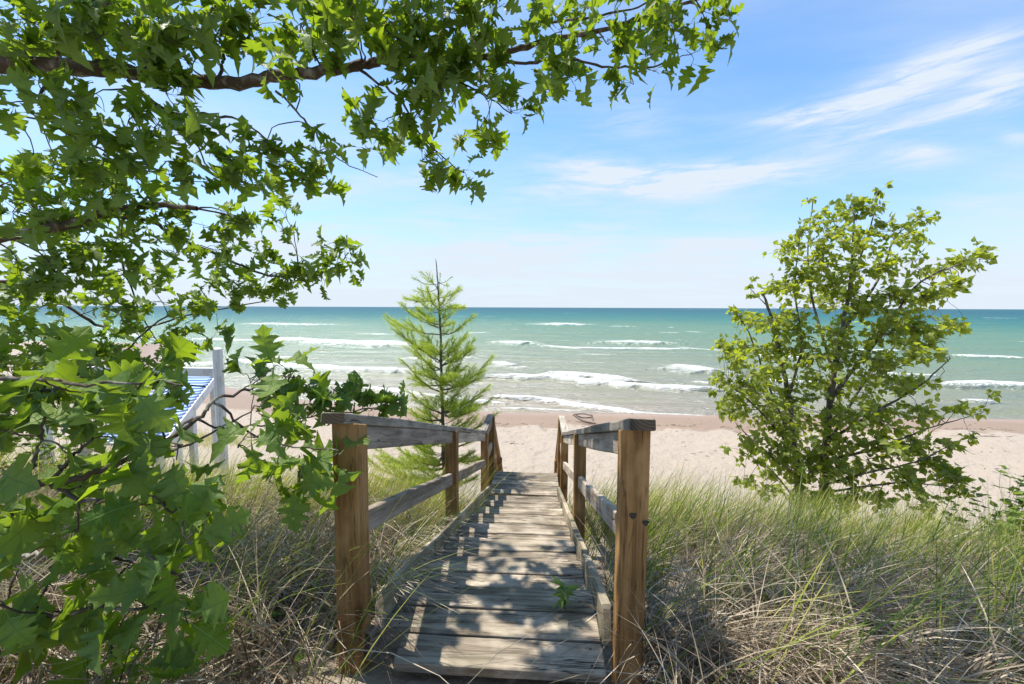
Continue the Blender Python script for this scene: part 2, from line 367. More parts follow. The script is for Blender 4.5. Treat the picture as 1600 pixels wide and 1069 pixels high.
lace = N.m('MULTIPLY', N.ss(N.m('ADD', fn2, N.m('MULTIPLY', at_.outputs['Fac'], 0.5)), 0.66, 0.78), N.m('SUBTRACT', 0.5, N.m('MULTIPLY', N.ss(fac, 0.05, 0.26), 0.5)))
fm = N.m('MAXIMUM', N.m('MULTIPLY', fm, N.ss(at_.outputs['Fac'], 0.02, 0.10)), lace)
N.l(N.mix(fm, colw, N.mix(fn, (0.50, 0.52, 0.51), (0.86, 0.86, 0.85))), b.inputs['Base Color'])
N.l(N.m('ADD', 0.22, N.m('MULTIPLY', fm, 0.7)), b.inputs['Roughness'])
b.inputs['IOR'].default_value = 1.33; b.inputs['Specular IOR Level'].default_value = 0.0
gl = N.n('ShaderNodeBsdfGlossy'); gl.inputs['Roughness'].default_value = 0.28; fr = N.n('ShaderNodeFresnel'); fr.inputs[0].default_value = 1.33
mxs = N.n('ShaderNodeMixShader'); N.l(N.m('MULTIPLY', N.m('MINIMUM', fr.outputs[0], 0.17), N.m('SUBTRACT', 1.0, fm)), mxs.inputs[0])
N.l(b.outputs[0], mxs.inputs[1]); N.l(gl.outputs[0], mxs.inputs[2]); N.l(mxs.outputs[0], _.inputs[0])
wv = N.noise(N.mapv(pos, (0.8, 2.2, 1)), 2.0, 6, 0.6, 0.3); wl = N.noise(N.mapv(pos, (0.12, 0.5, 1)), 1.0, 5, 0.6, 0.3)
bump(N, N.m('ADD', N.m('MULTIPLY', wv, 0.45), N.m('MULTIPLY', wl, 1.6)), b, 0.9, 0.5); N.l(b.inputs['Normal'].links[0].from_socket, gl.inputs['Normal'])
o = link('lake_water', me, mat=m_water); tag(o, kind='structure')
# lake beyond the sides
# ------------------------------------------------------------------ wood
def wood(name, c_dark, c_mid, c_light, crack=0.6, knots=0.0, green=0.0):
    m, N, b, _ = newmat(name)
    tcn = N.n('ShaderNodeTexCoord'); oi = N.n('ShaderNodeObjectInfo')
    rv = N.m('MULTIPLY', oi.outputs['Random'], 37.0)
    cbn = N.n('ShaderNodeCombineXYZ'); N.l(rv, cbn.inputs[0]); N.l(rv, cbn.inputs[1]); N.l(rv, cbn.inputs[2])
    va = N.n('ShaderNodeVectorMath', operation='ADD'); N.l(tcn.outputs['Object'], va.inputs[0]); N.l(cbn.outputs[0], va.inputs[1])
    v = va.outputs[0]
    g1 = N.noise(N.mapv(v, (1.6, 34, 34)), 1.0, 6, 0.6, 0.35)
    g2 = N.noise(N.mapv(v, (5, 150, 150)), 1.0, 4, 0.6, 0.2)
    pt = N.noise(N.mapv(v, (3, 7, 7)), 1.2, 5, 0.6)
    c = N.mix(N.ss(g1, 0.30, 0.68), c_dark, c_mid)
    c = N.mix(N.m('MULTIPLY', N.ss(pt, 0.42, 0.7), 0.75), c, c_light)
    c = N.mix(N.m('MULTIPLY', N.ss(g2, 0.42, 0.30), 0.55), c, c_dark)
    if green: c = N.mix(N.m('MULTIPLY', N.ss(N.noise(v, 6, 5), 0.5, 0.66), green), c, (0.10, 0.115, 0.06))
    # long drying cracks
    ck = N.noise(N.mapv(v, (2.2, 55, 55), (3, 5, 9)), 1.0, 3, 0.5, 0.5)
    ckm = N.m('MULTIPLY', N.ss(N.m('ABSOLUTE', N.m('SUBTRACT', ck, 0.5)), 0.022, 0.004), N.ss(N.noise(N.mapv(v, (2, 9, 9)), 1.3, 3), 0.46, 0.60))
    c = N.mix(N.m('MULTIPLY', ckm, crack), c, (0.02, 0.015, 0.01))
    h = N.m('ADD', N.m('MULTIPLY', g1, 0.5), N.m('SUBTRACT', N.m('MULTIPLY', g2, 0.35), N.m('MULTIPLY', ckm, 0.9)))
    if knots:
        vo = N.n('ShaderNodeTexVoronoi'); N.l(N.mapv(v, (2.4, 5.5, 5.5)), vo.inputs['Vector']); vo.inputs['Scale'].default_value = 1.0
        kd = vo.outputs['Distance']; c = N.mix(N.m('MULTIPLY', N.ss(kd, 0.16, 0.06), knots), c, (0.03, 0.012, 0.005))
        c = N.mix(N.m('MULTIPLY', N.ss(kd, 0.28, 0.14), knots * 0.4), c, c_dark)
    br = N.m('ADD', 0.70, N.m('MULTIPLY', oi.outputs['Random'], 0.55))
    cbr = N.n('ShaderNodeCombineXYZ'); [N.l(br, cbr.inputs[k]) for k in range(3)]
    N.l(N.mix(1.0, c, cbr.outputs[0], 'MULTIPLY'), b.inputs['Base Color'])
    b.inputs['Roughness'].default_value = 0.85; b.inputs['Specular IOR Level'].default_value = 0.25
    bump(N, h, b, 0.65, 0.006)
    return m
m_grey = wood('weathered_grey_wood', (0.085, 0.065, 0.045), (0.285, 0.24, 0.185), (0.50, 0.43, 0.345), 0.95, 0.0, 0.25)
m_rail = wood('weathered_rail_wood', (0.20, 0.155, 0.115), (0.42, 0.35, 0.28), (0.55, 0.47, 0.39), 0.8, 0.35, 0.10)
m_cap = wood('weathered_cap_wood', (0.13, 0.115, 0.095), (0.34, 0.30, 0.25), (0.46, 0.41, 0.35), 0.9, 0.0, 0.35)
m_brown = wood('brown_post_wood', (0.16, 0.08, 0.027), (0.34, 0.185, 0.065), (0.44, 0.26, 0.105), 0.5, 0.75, 0.0)
m_side = wood('stringer_wood', (0.17, 0.14, 0.095), (0.36, 0.30, 0.21), (0.48, 0.42, 0.31), 0.7, 0.2, 0.45)
m_end, N, b, _ = newmat('dark_end_grain')
v = N.n('ShaderNodeTexCoord').outputs['Object']
rg = N.n('ShaderNodeTexWave', wave_type='RINGS', rings_direction='X'); N.l(N.mapv(v, (1, 1, 1), (0, 0.03, -0.05)), rg.inputs[0]); rg.inputs['Scale'].default_value = 30; rg.inputs['Distortion'].default_value = 3
N.l(N.mix(rg.outputs['Fac'], (0.030, 0.022, 0.014), (0.075, 0.055, 0.035)), b.inputs['Base Color']); b.inputs['Roughness'].default_value = 0.9

def board(name, L, W_, H_, mat, parent, end=None, ch=0.004, segs=8, warp_=0.0015, share={}):
    """bevelled board, length on local X from 0 to L, W on Y, H on Z (centred), slightly uneven"""
    rnd = random.Random(int(L * 1e4) + int(W_ * 1e3) + len(C.objects))
    prof = [(-W_/2, -H_/2+ch), (-W_/2, H_/2-ch), (-W_/2+ch, H_/2), (W_/2-ch, H_/2), (W_/2, H_/2-ch), (W_/2, -H_/2+ch), (W_/2-ch, -H_/2), (-W_/2+ch, -H_/2)]
    xs = [0, ch] + [L * k / segs for k in range(1, segs)] + [L - ch, L]
    V, Fq, Fe = [], [], []
    ph, am = rnd.uniform(0, 6), warp_
    for ii, x in enumerate(xs):
        sh = 1 - (2 * ch / W_ if ii in (0, len(xs)-1) else 0)
        oy = am * math.sin(x * 5 + ph); oz = am * 1.3 * math.sin(x * 4 + ph * 2)
        for (y, z) in prof:
            ww = rnd.uniform(-1, 1) * 0.0009
            V.append((x, y * sh + oy + ww, z * sh + oz + ww))
    n = len(xs)
    for a_ in range(n - 1):
        for k in range(8): Fq.append((a_*8+k, a_*8+(k+1) % 8, (a_+1)*8+(k+1) % 8, (a_+1)*8+k))
    me = bpy.data.meshes.new(name)
    me.from_pydata(V, [], Fq + [tuple(range(7, -1, -1)), tuple(range((n-1)*8, n*8))]); me.update()
    me.materials.append(mat)
    if end:
        me.materials.append(end); me.polygons[-1].material_index = 1; me.polygons[-2].material_index = 1
    return link(name, me, parent)
def place(o, p0, p1, roll_up=(0, 0, 1)):
    """board from p0 towards p1, local Z nearest roll_up; parent sits at its own origin"""
    p0, p1 = Vector(p0), Vector(p1); x = (p1 - p0).normalized(); up = Vector(roll_up)
    y = up.cross(x).normalized(); z = x.cross(y)
    M = Matrix((x, y, z)).transposed().to_4x4(); M.translation = p0
    o.matrix_local = o.parent.matrix_basis.inverted() @ M if o.parent else M
    return o
def beam(name, p0, p1, W_, H_, mat, parent, up=(0, 0, 1), **kw):
    L = float(np.linalg.norm(np.array(p1) - np.array(p0)))
    return place(board(name, L, W_, H_, mat, parent, **kw), p0, p1, up)

stair = empty('wooden_stairway', tuple(P(1.37, TC, 1.33)), -YAW)
tag(stair, 'weathered wooden stairway with two handrails going down the dune to the beach', 'stairway')
bpy.context.view_layer.update()
SL = 0.317                                           # slope of the first flight
def tr(s): return 1.24 + SL * (s - 1.775)            # drop of the nosing line
post_b, cap_t = 0.089, 0.038
CAP0, CAPS = 0.355, 0.3155
def capd(s): return CAP0 + CAPS * (s - 1.35)         # drop of the cap's top
LS0, LS1 = 5.16, 5.86                                # landing
LD = 2.372
# treads: three boards to a step
pitch = 0.146
for k in range(8):
    d = 1.24 + 0.139 * k + (0.012 if k > 3 else 0)
    s_far = 1.775 + 0.438 * k - (0.012 * max(0, k - 4))
    for j in range(3):
        s1 = s_far - j * pitch; 
        if k > 0 and j == 2 and k > 5: continue
        wj = rng.uniform(-0.004, 0.0); dz = rng.uniform(-0.0025, 0.0025)
        a_ = P(s1 - pitch/2, TC - HW + 0.040 + (0.085 if k == 0 and j == 2 else 0), d + 0.019 + dz); b_ = P(s1 - pitch/2 + rng.uniform(-.003, .003), TC + HW - 0.040, d + 0.019 - dz)
        beam('tread_board', a_, b_, 0.1365 + wj, 0.038, m_grey, stair, up=(0, 0, 1), warp_=0.0018, end=None)
nh = Soup()
for k in range(8):
    for j in range(3):
        for sg in (-1, 1):
            for ds in (-0.038, 0.035):
                c0 = P(1.775 + 0.438 * k - 0.012 * max(0, k - 4) - (j + .5) * pitch + ds, TC + sg * (HW - 0.085) + rng.normal(0, .004), 1.24 + 0.139 * k + (0.012 if k > 3 else 0) - 0.0015) - np.array(stair.location)
                a7 = np.arange(7) / 7 * 2 * np.pi; ring = c0 + np.stack([np.cos(a7) * .0045, np.sin(a7) * .0045, 0 * a7], 1)
                nh.add(np.vstack([ring, c0 + (0, 0, .0005)]), [(q_, (q_ + 1) % 7, 7) for q_ in range(7)])
nho = link('nail_heads', nh.mesh('nail_heads'), stair, m_end); nho.rotation_euler.z = YAW; tag(nho, kind='stuff')
for j in range(5):
    s1 = LS0 + 0.07 + j * 0.1445
    beam('landing_board', P(s1, TC - HW + 0.003, LD + 0.019 + rng.uniform(-.002, .002)), P(s1, TC + HW - 0.003, LD + 0.019), 0.139, 0.038, m_grey, stair)
# stringers along both sides, broken into lengths like the real ones
for sg, cuts in ((-1, [(1.49, 2.26), (2.275, 3.02), (3.035, 4.4), (4.41, 5.13)]), (1, [(1.47, 3.28), (3.295, 3.95), (3.96, 5.13)])):
    for q, (sa, sb) in enumerate(cuts):
        tt = TC + sg * (HW - 0.0195); up = -0.046 + (0.004 * (q % 2))
        beam('stringer', P(sa, tt + sg * 0.0, tr(sa) + 0.062 + up), P(sb, tt, tr(sb) + 0.062 + up), 0.036, 0.135, m_side, stair, (0, 0, 1), segs=12)
# little block at the foot of the left post
beam('block', P(1.40, TC - HW + 0.004, 1.235), P(1.50, TC - HW + 0.004, 1.26), 0.038, 0.10, m_grey, stair, end=m_end)
# posts, rails, caps
def post(s, t_, top, bot):
    o = board('post', bot - top, post_b, post_b, m_brown, stair, ch=0.003)
    if s < 5.5:                                       # top sawn to the slope of the cap
        for vx in o.data.vertices:
            if vx.co.x > bot - top - 0.02: vx.co.x -= CAPS * (0.0445 - vx.co.z)
    return place(o, P(s + post_b/2, t_, bot), P(s + post_b/2, t_, top), tuple(np.append(-SD, 0)))
for sg in (-1, 1):
    tp = TC + sg * (HW + post_b / 2)
    sh = 0.0 if sg < 0 else -0.008
    # near post, middle post, post at the break, far landing post
    spots = [(1.375, 1.42 if sg < 0 else 1.50), (3.10 if sg < 0 else 3.16, 2.25), (5.05, 3.0), (5.80, 3.3)]
    for (s, bot) in spots:
        top = capd(min(s, 5.05)) + cap_t - 0.001
        post(s, tp, top, bot)
    tcap = tp + sg * 0.022 * (1 if sg < 0 else 0.55)
    # sloping cap with its dark sawn end, and the level cap over the landing
    beam('cap_rail', P(1.350, tcap, capd(1.350) + cap_t/2), P(5.09, tcap, capd(5.09) + cap_t/2), post_b, cap_t, m_cap, stair, end=m_end, segs=16)
    lc = capd(5.09) + cap_t/2
    beam('cap_rail', P(5.093, tcap, lc), P(5.93, tcap, lc + 0.005), post_b, cap_t, m_cap, stair, end=m_end)
    # rails between the posts: one just under the cap, one half way
    for (rn, off) in (('top_rail', cap_t + 0.047), ('mid_rail', 0.415)):
        for (a_, c_) in ((0, 1), (1, 2)):
            sa, sb = spots[a_][0] + post_b + 0.002, spots[c_][0] - 0.002
            beam(rn, P(sa, tp, capd(sa) + off), P(sb, tp, capd(sb) + off), 0.037, 0.088, m_rail, stair, segs=14)
        beam(rn, P(5.05 + post_b + .002, tp, lc - cap_t/2 + off), P(5.798, tp, lc - cap_t/2 + off), 0.037, 0.088, m_rail, stair)
    if sg > 0:
        for (ku, kv, kr) in ((989, 806, .011), (1009, 817, .010)):
            kp = at(ku, kv, 1.0); kk = (1.375 - 0.0012) / (kp[0] * SD[0] + kp[1] * SD[1]); kp = (kp - (0, 0, EYE)) * kk + (0, 0, EYE)
            an = np.linspace(0, 2 * np.pi, 14, endpoint=False); loc = np.array(stair.location)
            rr_ = kr * (1 + .15 * np.sin(3 * an)); Vk = [kp + np.append(TD * r__ * math.cos(a_k) * 1.15, r__ * math.sin(a_k)) for a_k, r__ in zip(an, rr_)] + [kp - np.append(SD * 0.0008, 0)]
            mk_ = npmesh('knot', np.array(Vk), np.array([[q_, (q_ + 1) % 14, 14] for q_ in range(14)])); ok_ = link('knot', mk_, stair, m_end); ok_.matrix_local = stair.matrix_basis.inverted()
    # the steep flight down to the sand
    g = 0.90
    beam('cap_rail', P(5.935, tcap, lc + 0.015), P(8.2, tcap, lc + 0.015 + g * 2.265), post_b, cap_t, m_rail, stair, segs=10)
    for off in (0.07, 0.50):
        beam('top_rail' if off < .2 else 'mid_rail', P(5.895, tp, lc + off - 0.02), P(8.05, tp, lc + off + g * 2.155 - 0.02), 0.037, 0.088, m_brown, stair)
    for s in (7.0, 8.1):
        post(s, tp, lc + g * (s + .045 - 5.93) + 0.045, EYE - float(ground(*(P(s, tp, 0)[:2]))) + 0.25)
    beam('stringer', P(5.87, TC + sg * (HW - 0.02), LD + 0.08), P(8.6, TC + sg * (HW - 0.02), LD + 0.08 + g * 2.73), 0.038, 0.18, m_side, stair)
for k in range(11):
    s = 5.99 + k * 0.215; d = LD + 0.019 + 0.19 * (k + 1)
    for q in (0, 1): beam('tread_board', P(s - .045 + .1 * q, TC - HW + 0.041, d), P(s - .045 + .1 * q, TC + HW - 0.041, d), 0.09, 0.036, m_grey, stair, segs=4)

# ------------------------------------------------------------------ leaves
def leafmat(name, cols, trans=(0.35, 0.55, 0.05), tf=0.42, rough=0.5, veins=False, per_object=False, spec=0.22, under=(0.17, 0.25, 0.08)):
    m = bpy.data.materials.new(name); m.use_nodes = True; m.node_tree.nodes.clear(); N = NT(m.node_tree)
    out = N.n('ShaderNodeOutputMaterial'); b = N.n('ShaderNodeBsdfPrincipled'); tr_ = N.n('ShaderNodeBsdfTranslucent'); mx = N.n('ShaderNodeMixShader')
    if per_object: rnd = N.n('ShaderNodeObjectInfo').outputs['Random']
    else: rnd = N.n('ShaderNodeAttribute', attribute_name='tint').outputs['Fac']
    c = N.ramp(rnd, [(k / (len(cols) - 1), x) for k, x in enumerate(cols)])
    pos = coords(N); nz = N.noise(pos, 22, 4)
    blo = N.noise(pos, 34, 5, 0.7)
    c = N.mix(N.m('MULTIPLY', N.ss(blo, 0.66, 0.72), 0.55), c, (0.16, 0.10, 0.03))
    c = N.mix(N.m('MULTIPLY', N.ss(nz, 0.45, 0.7), 0.25), c, (0.10, 0.13, 0.03))
    tcol = N.mix(N.m('MULTIPLY', rnd, 0.5), trans, cols[-1])
    if veins:
        q = N.n('ShaderNodeTexCoord').outputs['Object']; s3 = N.n('ShaderNodeSeparateXYZ'); N.l(q, s3.inputs[0])
        ax = N.m('ABSOLUTE', s3.outputs[0])
        mid_ = N.ss(ax, 0.018, 0.006)
        wv_ = N.m('ABSOLUTE', N.m('SUBTRACT', N.m('FRACT', N.m('MULTIPLY', N.m('SUBTRACT', s3.outputs[1], N.m('MULTIPLY', ax, 0.75)), 5.5)), 0.5))
        vn = N.m('MAXIMUM', mid_, N.m('MULTIPLY', N.ss(wv_, 0.05, 0.015), 0.7))
        c = N.mix(N.m('MULTIPLY', vn, 0.65), c, (0.25, 0.36, 0.10))
        tcol = N.mix(N.m('MULTIPLY', vn, 0.5), tcol, (0.10, 0.2, 0.02))
        bump(N, N.m('SUBTRACT', N.m('MULTIPLY', N.noise(q, 6, 4), 0.6), vn), b, 0.5, 0.02)
    geo = N.n('ShaderNodeNewGeometry')
    c = N.mix(N.m('MULTIPLY', geo.outputs['Backfacing'], 0.7), c, under)
    N.l(c, b.inputs['Base Color']); b.inputs['Roughness'].default_value = rough; b.inputs['Specular IOR Level'].default_value = spec
    N.l(tcol, tr_.inputs[0]); mx.inputs[0].default_value = tf
    N.l(b.outputs[0], mx.inputs[1]); N.l(tr_.outputs[0], mx.inputs[2]); N.l(mx.outputs[0], out.inputs[0])
    return m
OAKC = [(0.018, 0.048, 0.010), (0.036, 0.082, 0.013), (0.075, 0.135, 0.020), (0.13, 0.19, 0.03)]
m_oak_s = leafmat('oak_leaf_mass', OAKC, (0.42, 0.60, 0.02), 0.42)
m_oak_o = leafmat('oak_leaf', [(0.022, 0.060, 0.010), (0.050, 0.115, 0.014), (0.095, 0.18, 0.020), (0.17, 0.25, 0.03)], (0.42, 0.60, 0.02), 0.42, veins=True, per_object=True)
POPC = [(0.05, 0.10, 0.018), (0.12, 0.19, 0.025), (0.22, 0.29, 0.032), (0.34, 0.36, 0.05)]
m_pop_s = leafmat('poplar_leaf_mass', POPC, (0.62, 0.72, 0.03), 0.45, 0.45, spec=0.3, under=(0.20, 0.24, 0.09))
m_pop_o = leafmat('poplar_leaf', POPC, (0.62, 0.72, 0.03), 0.45, 0.45, per_object=True, spec=0.3, under=(0.20, 0.24, 0.09))
m_needle = leafmat('pine_needles', [(0.13, 0.22, 0.035), (0.27, 0.38, 0.045), (0.44, 0.52, 0.06)], (0.70, 0.85, 0.06), 0.48, 0.5)
m_bush = leafmat('bush_leaf', [(0.10, 0.17, 0.03), (0.17, 0.26, 0.04), (0.26, 0.33, 0.06)], (0.45, 0.58, 0.05), 0.42)
def bark(name, a_, b_):
    m, N, b, _ = newmat(name); pos = coords(N)
    n_ = N.noise(N.mapv(pos, (1, 1, 1)), 60, 6, 0.7); n2_ = N.noise(pos, 14, 4)
    N.l(N.mix(N.ss(n2_, 0.5, 0.68), N.mix(n_, a_, b_), (0.30, 0.28, 0.24)), b.inputs['Base Color']); b.inputs['Roughness'].default_value = 0.9
    bump(N, n_, b, 0.8, 0.01); return m
m_oakbark = bark('oak_bark', (0.045, 0.032, 0.024), (0.13, 0.095, 0.07))
m_popbark = bark('poplar_bark', (0.05, 0.038, 0.028), (0.17, 0.135, 0.10))
m_pinebark = bark('pine_bark', (0.07, 0.05, 0.035), (0.17, 0.12, 0.08))

def oak_leaf_template(seed=0, curl=0.15):
    """unit-length oak leaf along +Y, stalk at the origin: deep pointed lobes, folded on the midrib"""
    rnd = random.Random(seed)
    half = [(0.00, 0.012), (0.16, 0.03), (0.22, 0.17), (0.27, 0.25), (0.31, 0.20), (0.335, 0.12), (0.40, 0.25), (0.44, 0.40), (0.50, 0.37), (0.535, 0.41), (0.565, 0.16),
            (0.62, 0.23), (0.68, 0.36), (0.725, 0.30), (0.745, 0.30), (0.765, 0.13), (0.82, 0.16), (0.87, 0.21), (0.90, 0.12), (1.0, 0.0)]
    V = []; 
    f = rnd.uniform(0.9, 1.1)
    def pt(y, x, sg):
        jx = x * f * (1 + rnd.uniform(-.08, .08)); 
        z = abs(jx) * (0.25 + 0.55 * ((seed * 7) % 5) / 5) * rnd.uniform(0.7, 1.3) + curl * math.sin(y * 3.0) * 0.5 - curl * (y ** 2) * 0.8 + 0.04 * math.sin(y * 22 + sg) * abs(jx) * 3
        return (sg * jx, y, z)
    n = len(half)
    mid = [(0, y, curl * math.sin(y * 3.0) * 0.5 - curl * y ** 2 * 0.8) for y, _ in half]
    V += mid
    for sg in (-1, 1):
        V += [pt(y, x, sg) for y, x in half[:-1]]
    F = []
    for side, off in ((0, n), (1, n + n - 1)):
        for k in range(n - 2):
            a_, b_, c_, d_ = k, k + 1, off + k + 1, off + k
            F += ([(a_, c_, b_), (a_, d_, c_)] if side == 0 else [(a_, b_, c_), (a_, c_, d_)])
        F.append((n-2, off + n - 2, n-1) if side == 0 else (n-2, n-1, off + n - 2))
    # petiole
    b0 = len(V); V += [(-0.008, 0.02, 0.0), (0.008, 0.02, 0.0), (0.006, -0.18, -0.03), (-0.006, -0.18, -0.03)]
    F += [(b0, b0+1, b0+2), (b0, b0+2, b0+3)]
    return np.array(V), np.array(F)
def poplar_leaf_template(seed=0):
    half = [(0.0, 0.02), (0.06, 0.26), (0.22, 0.40), (0.45, 0.36), (0.72, 0.18), (1.0, 0.0)]
    rnd = random.Random(seed); cu = rnd.uniform(0.1, 0.35)
    mid = [(0, y, -cu * y * y) for y, _ in half]; V = list(mid); n = len(half)
    for sg in (-1, 1): V += [(sg * x, y, -cu * y * y + x * rnd.uniform(0.2, 0.55)) for y, x in half[:-1]]
    F = []
    for side, off in ((0, n), (1, n + n - 1)):
        for k in range(n - 2):
            a_, b_, c_, d_ = k, k + 1, off + k + 1, off + k
            F += ([(a_, c_, b_), (a_, d_, c_)] if side == 0 else [(a_, b_, c_), (a_, c_, d_)])
        F.append((n-2, off + n - 2, n-1) if side == 0 else (n-2, n-1, off + n - 2))
    b0 = len(V); V += [(-0.012, 0.0, 0), (0.012, 0.0, 0), (0.0, -0.4, 0.02)]; F.append((b0, b0+1, b0+2))
    return np.array(V), np.array(F)
OAK = [oak_leaf_template(k, c) for k, c in enumerate((0.15, 0.45, 0.8, -0.3, 0.3))]
POP = [poplar_leaf_template(k) for k in range(4)]
def frame_from(dirv, nrm, scale):
    y = dirv / (np.linalg.norm(dirv) + 1e-9); x = np.cross(y, nrm); x /= np.linalg.norm(x) + 1e-9; z = np.cross(x, y)
    return np.stack([x, y, z], 1) * scale                      # columns
def build_leaves(name, items, templates, mat_obj, mat_stuff, parent, limit=300, maxdist=None):
    """items: list of (pos, 3x3, tint, template index). The largest in the photo become parts, the rest one mass."""
    pos = np.array([i_[0] for i_ in items]); u_, v_, z_ = project(pos)
    size = np.array([np.linalg.norm(i_[1][:, 1]) for i_ in items]) * FPX / np.maximum(z_, 0.05)
    inside = (u_ > -20) & (u_ < 1620) & (v_ > -20) & (v_ < 1090) & (z_ > 0.1)
    order = np.argsort(-np.where(inside, size, 0))
    own = set(int(k) for k in order[:limit] if inside[k])
    meshes = []
    for k, (tv, tf) in enumerate(templates):
        me = npmesh(name, tv, tf, True); me.materials.append(mat_obj); meshes.append(me)
    inv = parent.matrix_basis.inverted()
    for k in own:
        p_, M_, tn, ti = items[k]
        o = link(name, meshes[ti], parent)
        M4 = Matrix([[*M_[0], p_[0]], [*M_[1], p_[1]], [*M_[2], p_[2]], [0, 0, 0, 1]])
        o.matrix_local = inv @ M4
    sp_ = Soup(); base = np.array(parent.location)
    for k, (p_, M_, tn, ti) in enumerate(items):
        if k in own: continue
        tv, tf = templates[ti]; sp_.add(tv @ M_.T + p_ - base, tf, tn)
    if sp_.n:
        o = link('foliage', sp_.mesh('foliage', True), parent, mat_stuff); tag(o, kind='stuff')
def nearest_on(skel, p):
    best = None
    for pts, rad in skel:
        d = np.linalg.norm(pts - p, axis=1); k = int(d.argmin())
        if best is None or d[k] < best[0]: best = (d[k], pts, k, rad[k] if hasattr(rad, '__len__') else rad)
    return best
def twig(soup, a_, b_, r0, r1, sag=0.06, wig=0.05, n=6, k=4):
    L = np.linalg.norm(b_ - a_); tt = np.linspace(0, 1, n)[:, None]
    q = a_ * (1 - tt) + b_ * tt
    q = q + np.sin(tt * np.pi) * (rng.normal(0, wig, 3) * L + np.array((0, 0, sag * L)))
    q[1:-1] += rng.normal(0, 0.012 * L, (n - 2, 3))
    tube(soup, q, np.linspace(r0, r1, n), k); return q

# ------------------------------------------------------------------ oak tree, coming in from the left and overhead
def lineY(pts): return np.array([at(u, v, y) for u, v, y in pts])
oak_root = np.array((-4.6, 1.7, float(ground(-4.6, 1.7))))
oak = empty('oak_tree', tuple(oak_root)); tag(oak, 'big leafy oak whose dark boughs reach in from the upper left', 'tree')
OB = [  # boughs: (u, v, forward distance), start radius, end radius
 ([(-560,330,1.75),(-300,190,1.95),(-90,112,2.15),(0,100,2.2),(60,103,2.22),(150,108,2.25),(215,113,2.28),(300,126,2.3),(370,130,2.3),(430,120,2.3),(520,111,2.32),(575,100,2.34),(620,88,2.36),(720,90,2.4),(780,85,2.42),(850,65,2.45),(950,45,2.5),(1010,25,2.5),(1085,0,2.55),(1130,-25,2.55)], 0.055, 0.006),
 ([(735,80,2.42),(770,54,2.45),(850,38,2.5),(970,18,2.55),(1040,-8,2.6)], 0.011, 0.004),
 ([(760,92,2.4),(820,98,2.35),(880,90,2.3),(940,103,2.3),(1012,105,2.3),(1060,90,2.3)], 0.009, 0.004),
 ([(-600,560,1.6),(-250,430,2.1),(-60,380,2.35),(30,366,2.4),(110,350,2.45),(170,330,2.45),(235,320,2.5),(308,326,2.5)], 0.05, 0.014),
 ([(150,336,2.45),(230,345,2.6),(280,372,2.8),(340,398,3.0),(400,425,3.1),(460,432,3.2),(520,420,3.3),(545,395,3.3)], 0.013, 0.004),
 ([(-200,470,2.5),(0,440,2.8),(60,450,2.9),(140,500,3.0),(200,520,3.1),(300,490,3.2),(420,470,3.2)], 0.02, 0.004),
 ([(-300,560,2.2),(-60,560,2.6),(0,567,2.7),(100,573,2.8),(180,560,2.9),(250,500,3.0),(330,478,3.1)], 0.02, 0.004),
 ([(215,118,2.28),(235,80,2.25),(300,40,2.2),(340,10,2.2),(370,-30,2.2)], 0.012, 0.005),
 ([(90,100,2.2),(95,60,2.2),(150,20,2.15),(190,-20,2.1)], 0.012, 0.005),
 ([(340,128,2.3),(350,90,2.3),(345,50,2.3),(370,10,2.3),(380,-30,2.3)], 0.010, 0.004),
 ([(200,125,2.26),(260,175,2.3),(330,178,2.35),(390,195,2.4),(430,235,2.45),(490,285,2.5)], 0.010, 0.003),
 ([(430,142,2.3),(470,180,2.35),(500,215,2.4),(530,250,2.45),(590,277,2.5)], 0.007, 0.002),
 ([(300,128,2.3),(290,150,2.3),(305,205,2.35),(325,260,2.4),(370,290,2.4)], 0.007, 0.003),
 ([(560,108,2.34),(620,150,2.35),(650,200,2.4),(680,235,2.4),(725,270,2.4)], 0.008, 0.003),
 ([(650,90,2.36),(700,120,2.35),(760,150,2.35),(800,178,2.35)], 0.007, 0.003),
 ([(100,110,2.2),(60,150,2.2),(90,200,2.2),(170,240,2.2),(240,300,2.4)], 0.009, 0.003),
 ([(0,180,2.3),(90,190,2.3),(150,205,2.3),(190,230,2.3)], 0.006, 0.002),
 ([(600,95,2.35),(640,50,2.3),(690,0,2.3),(720,-30,2.3)], 0.008, 0.004),
 ([(0,290,2.6),(60,330,2.8),(120,400,3.0),(170,470,3.0),(230,540,3.0)], 0.009, 0.003),
 ([(180,380,2.7),(200,440,2.9),(230,510,3.0),(270,560,3.0)], 0.007, 0.003),
 ([(-500,600,1.7),(-200,622,1.9),(0,618,2.0),(100,606,2.1),(200,592,2.15),(320,604,2.0)], 0.02, 0.004),
]
oak_sk = []; oak_soup = Soup()
base = oak_root
trunk = smooth_line([oak_root - (0, 0, .3), oak_root + (0.05, 0.05, 1.0), oak_root + (-.05, 0.15, 2.2), oak_root + (0.1, 0.2, 3.6), oak_root + (0.3, 0.1, 5.2), oak_root + (0.2, 0, 7)], 6)
ts = Soup(); tube(ts, trunk - base, np.interp(np.linspace(0, 1, len(trunk)), [0, .1, 1], [.26, .19, .06]), 12)
link('trunk', ts.mesh('trunk', True), oak, m_oakbark)
def bough(root, basep, pts, r0, r1, mat, sk, name='branch', k=8):
    L = smooth_line(pts, 6); n = len(L)
    L[1:-1] += rng.normal(0, 0.004, (n - 2, 3)); rad = np.linspace(1, 0, n) ** 1.1 * (r0 - r1) + r1
    rad = rad * (1 + 0.10 * np.sin(np.arange(n) * 1.9))
    s_ = Soup(); tube(s_, L - basep, rad, k); link(name, s_.mesh(name, True), root, mat); sk.append((L, rad)); return L
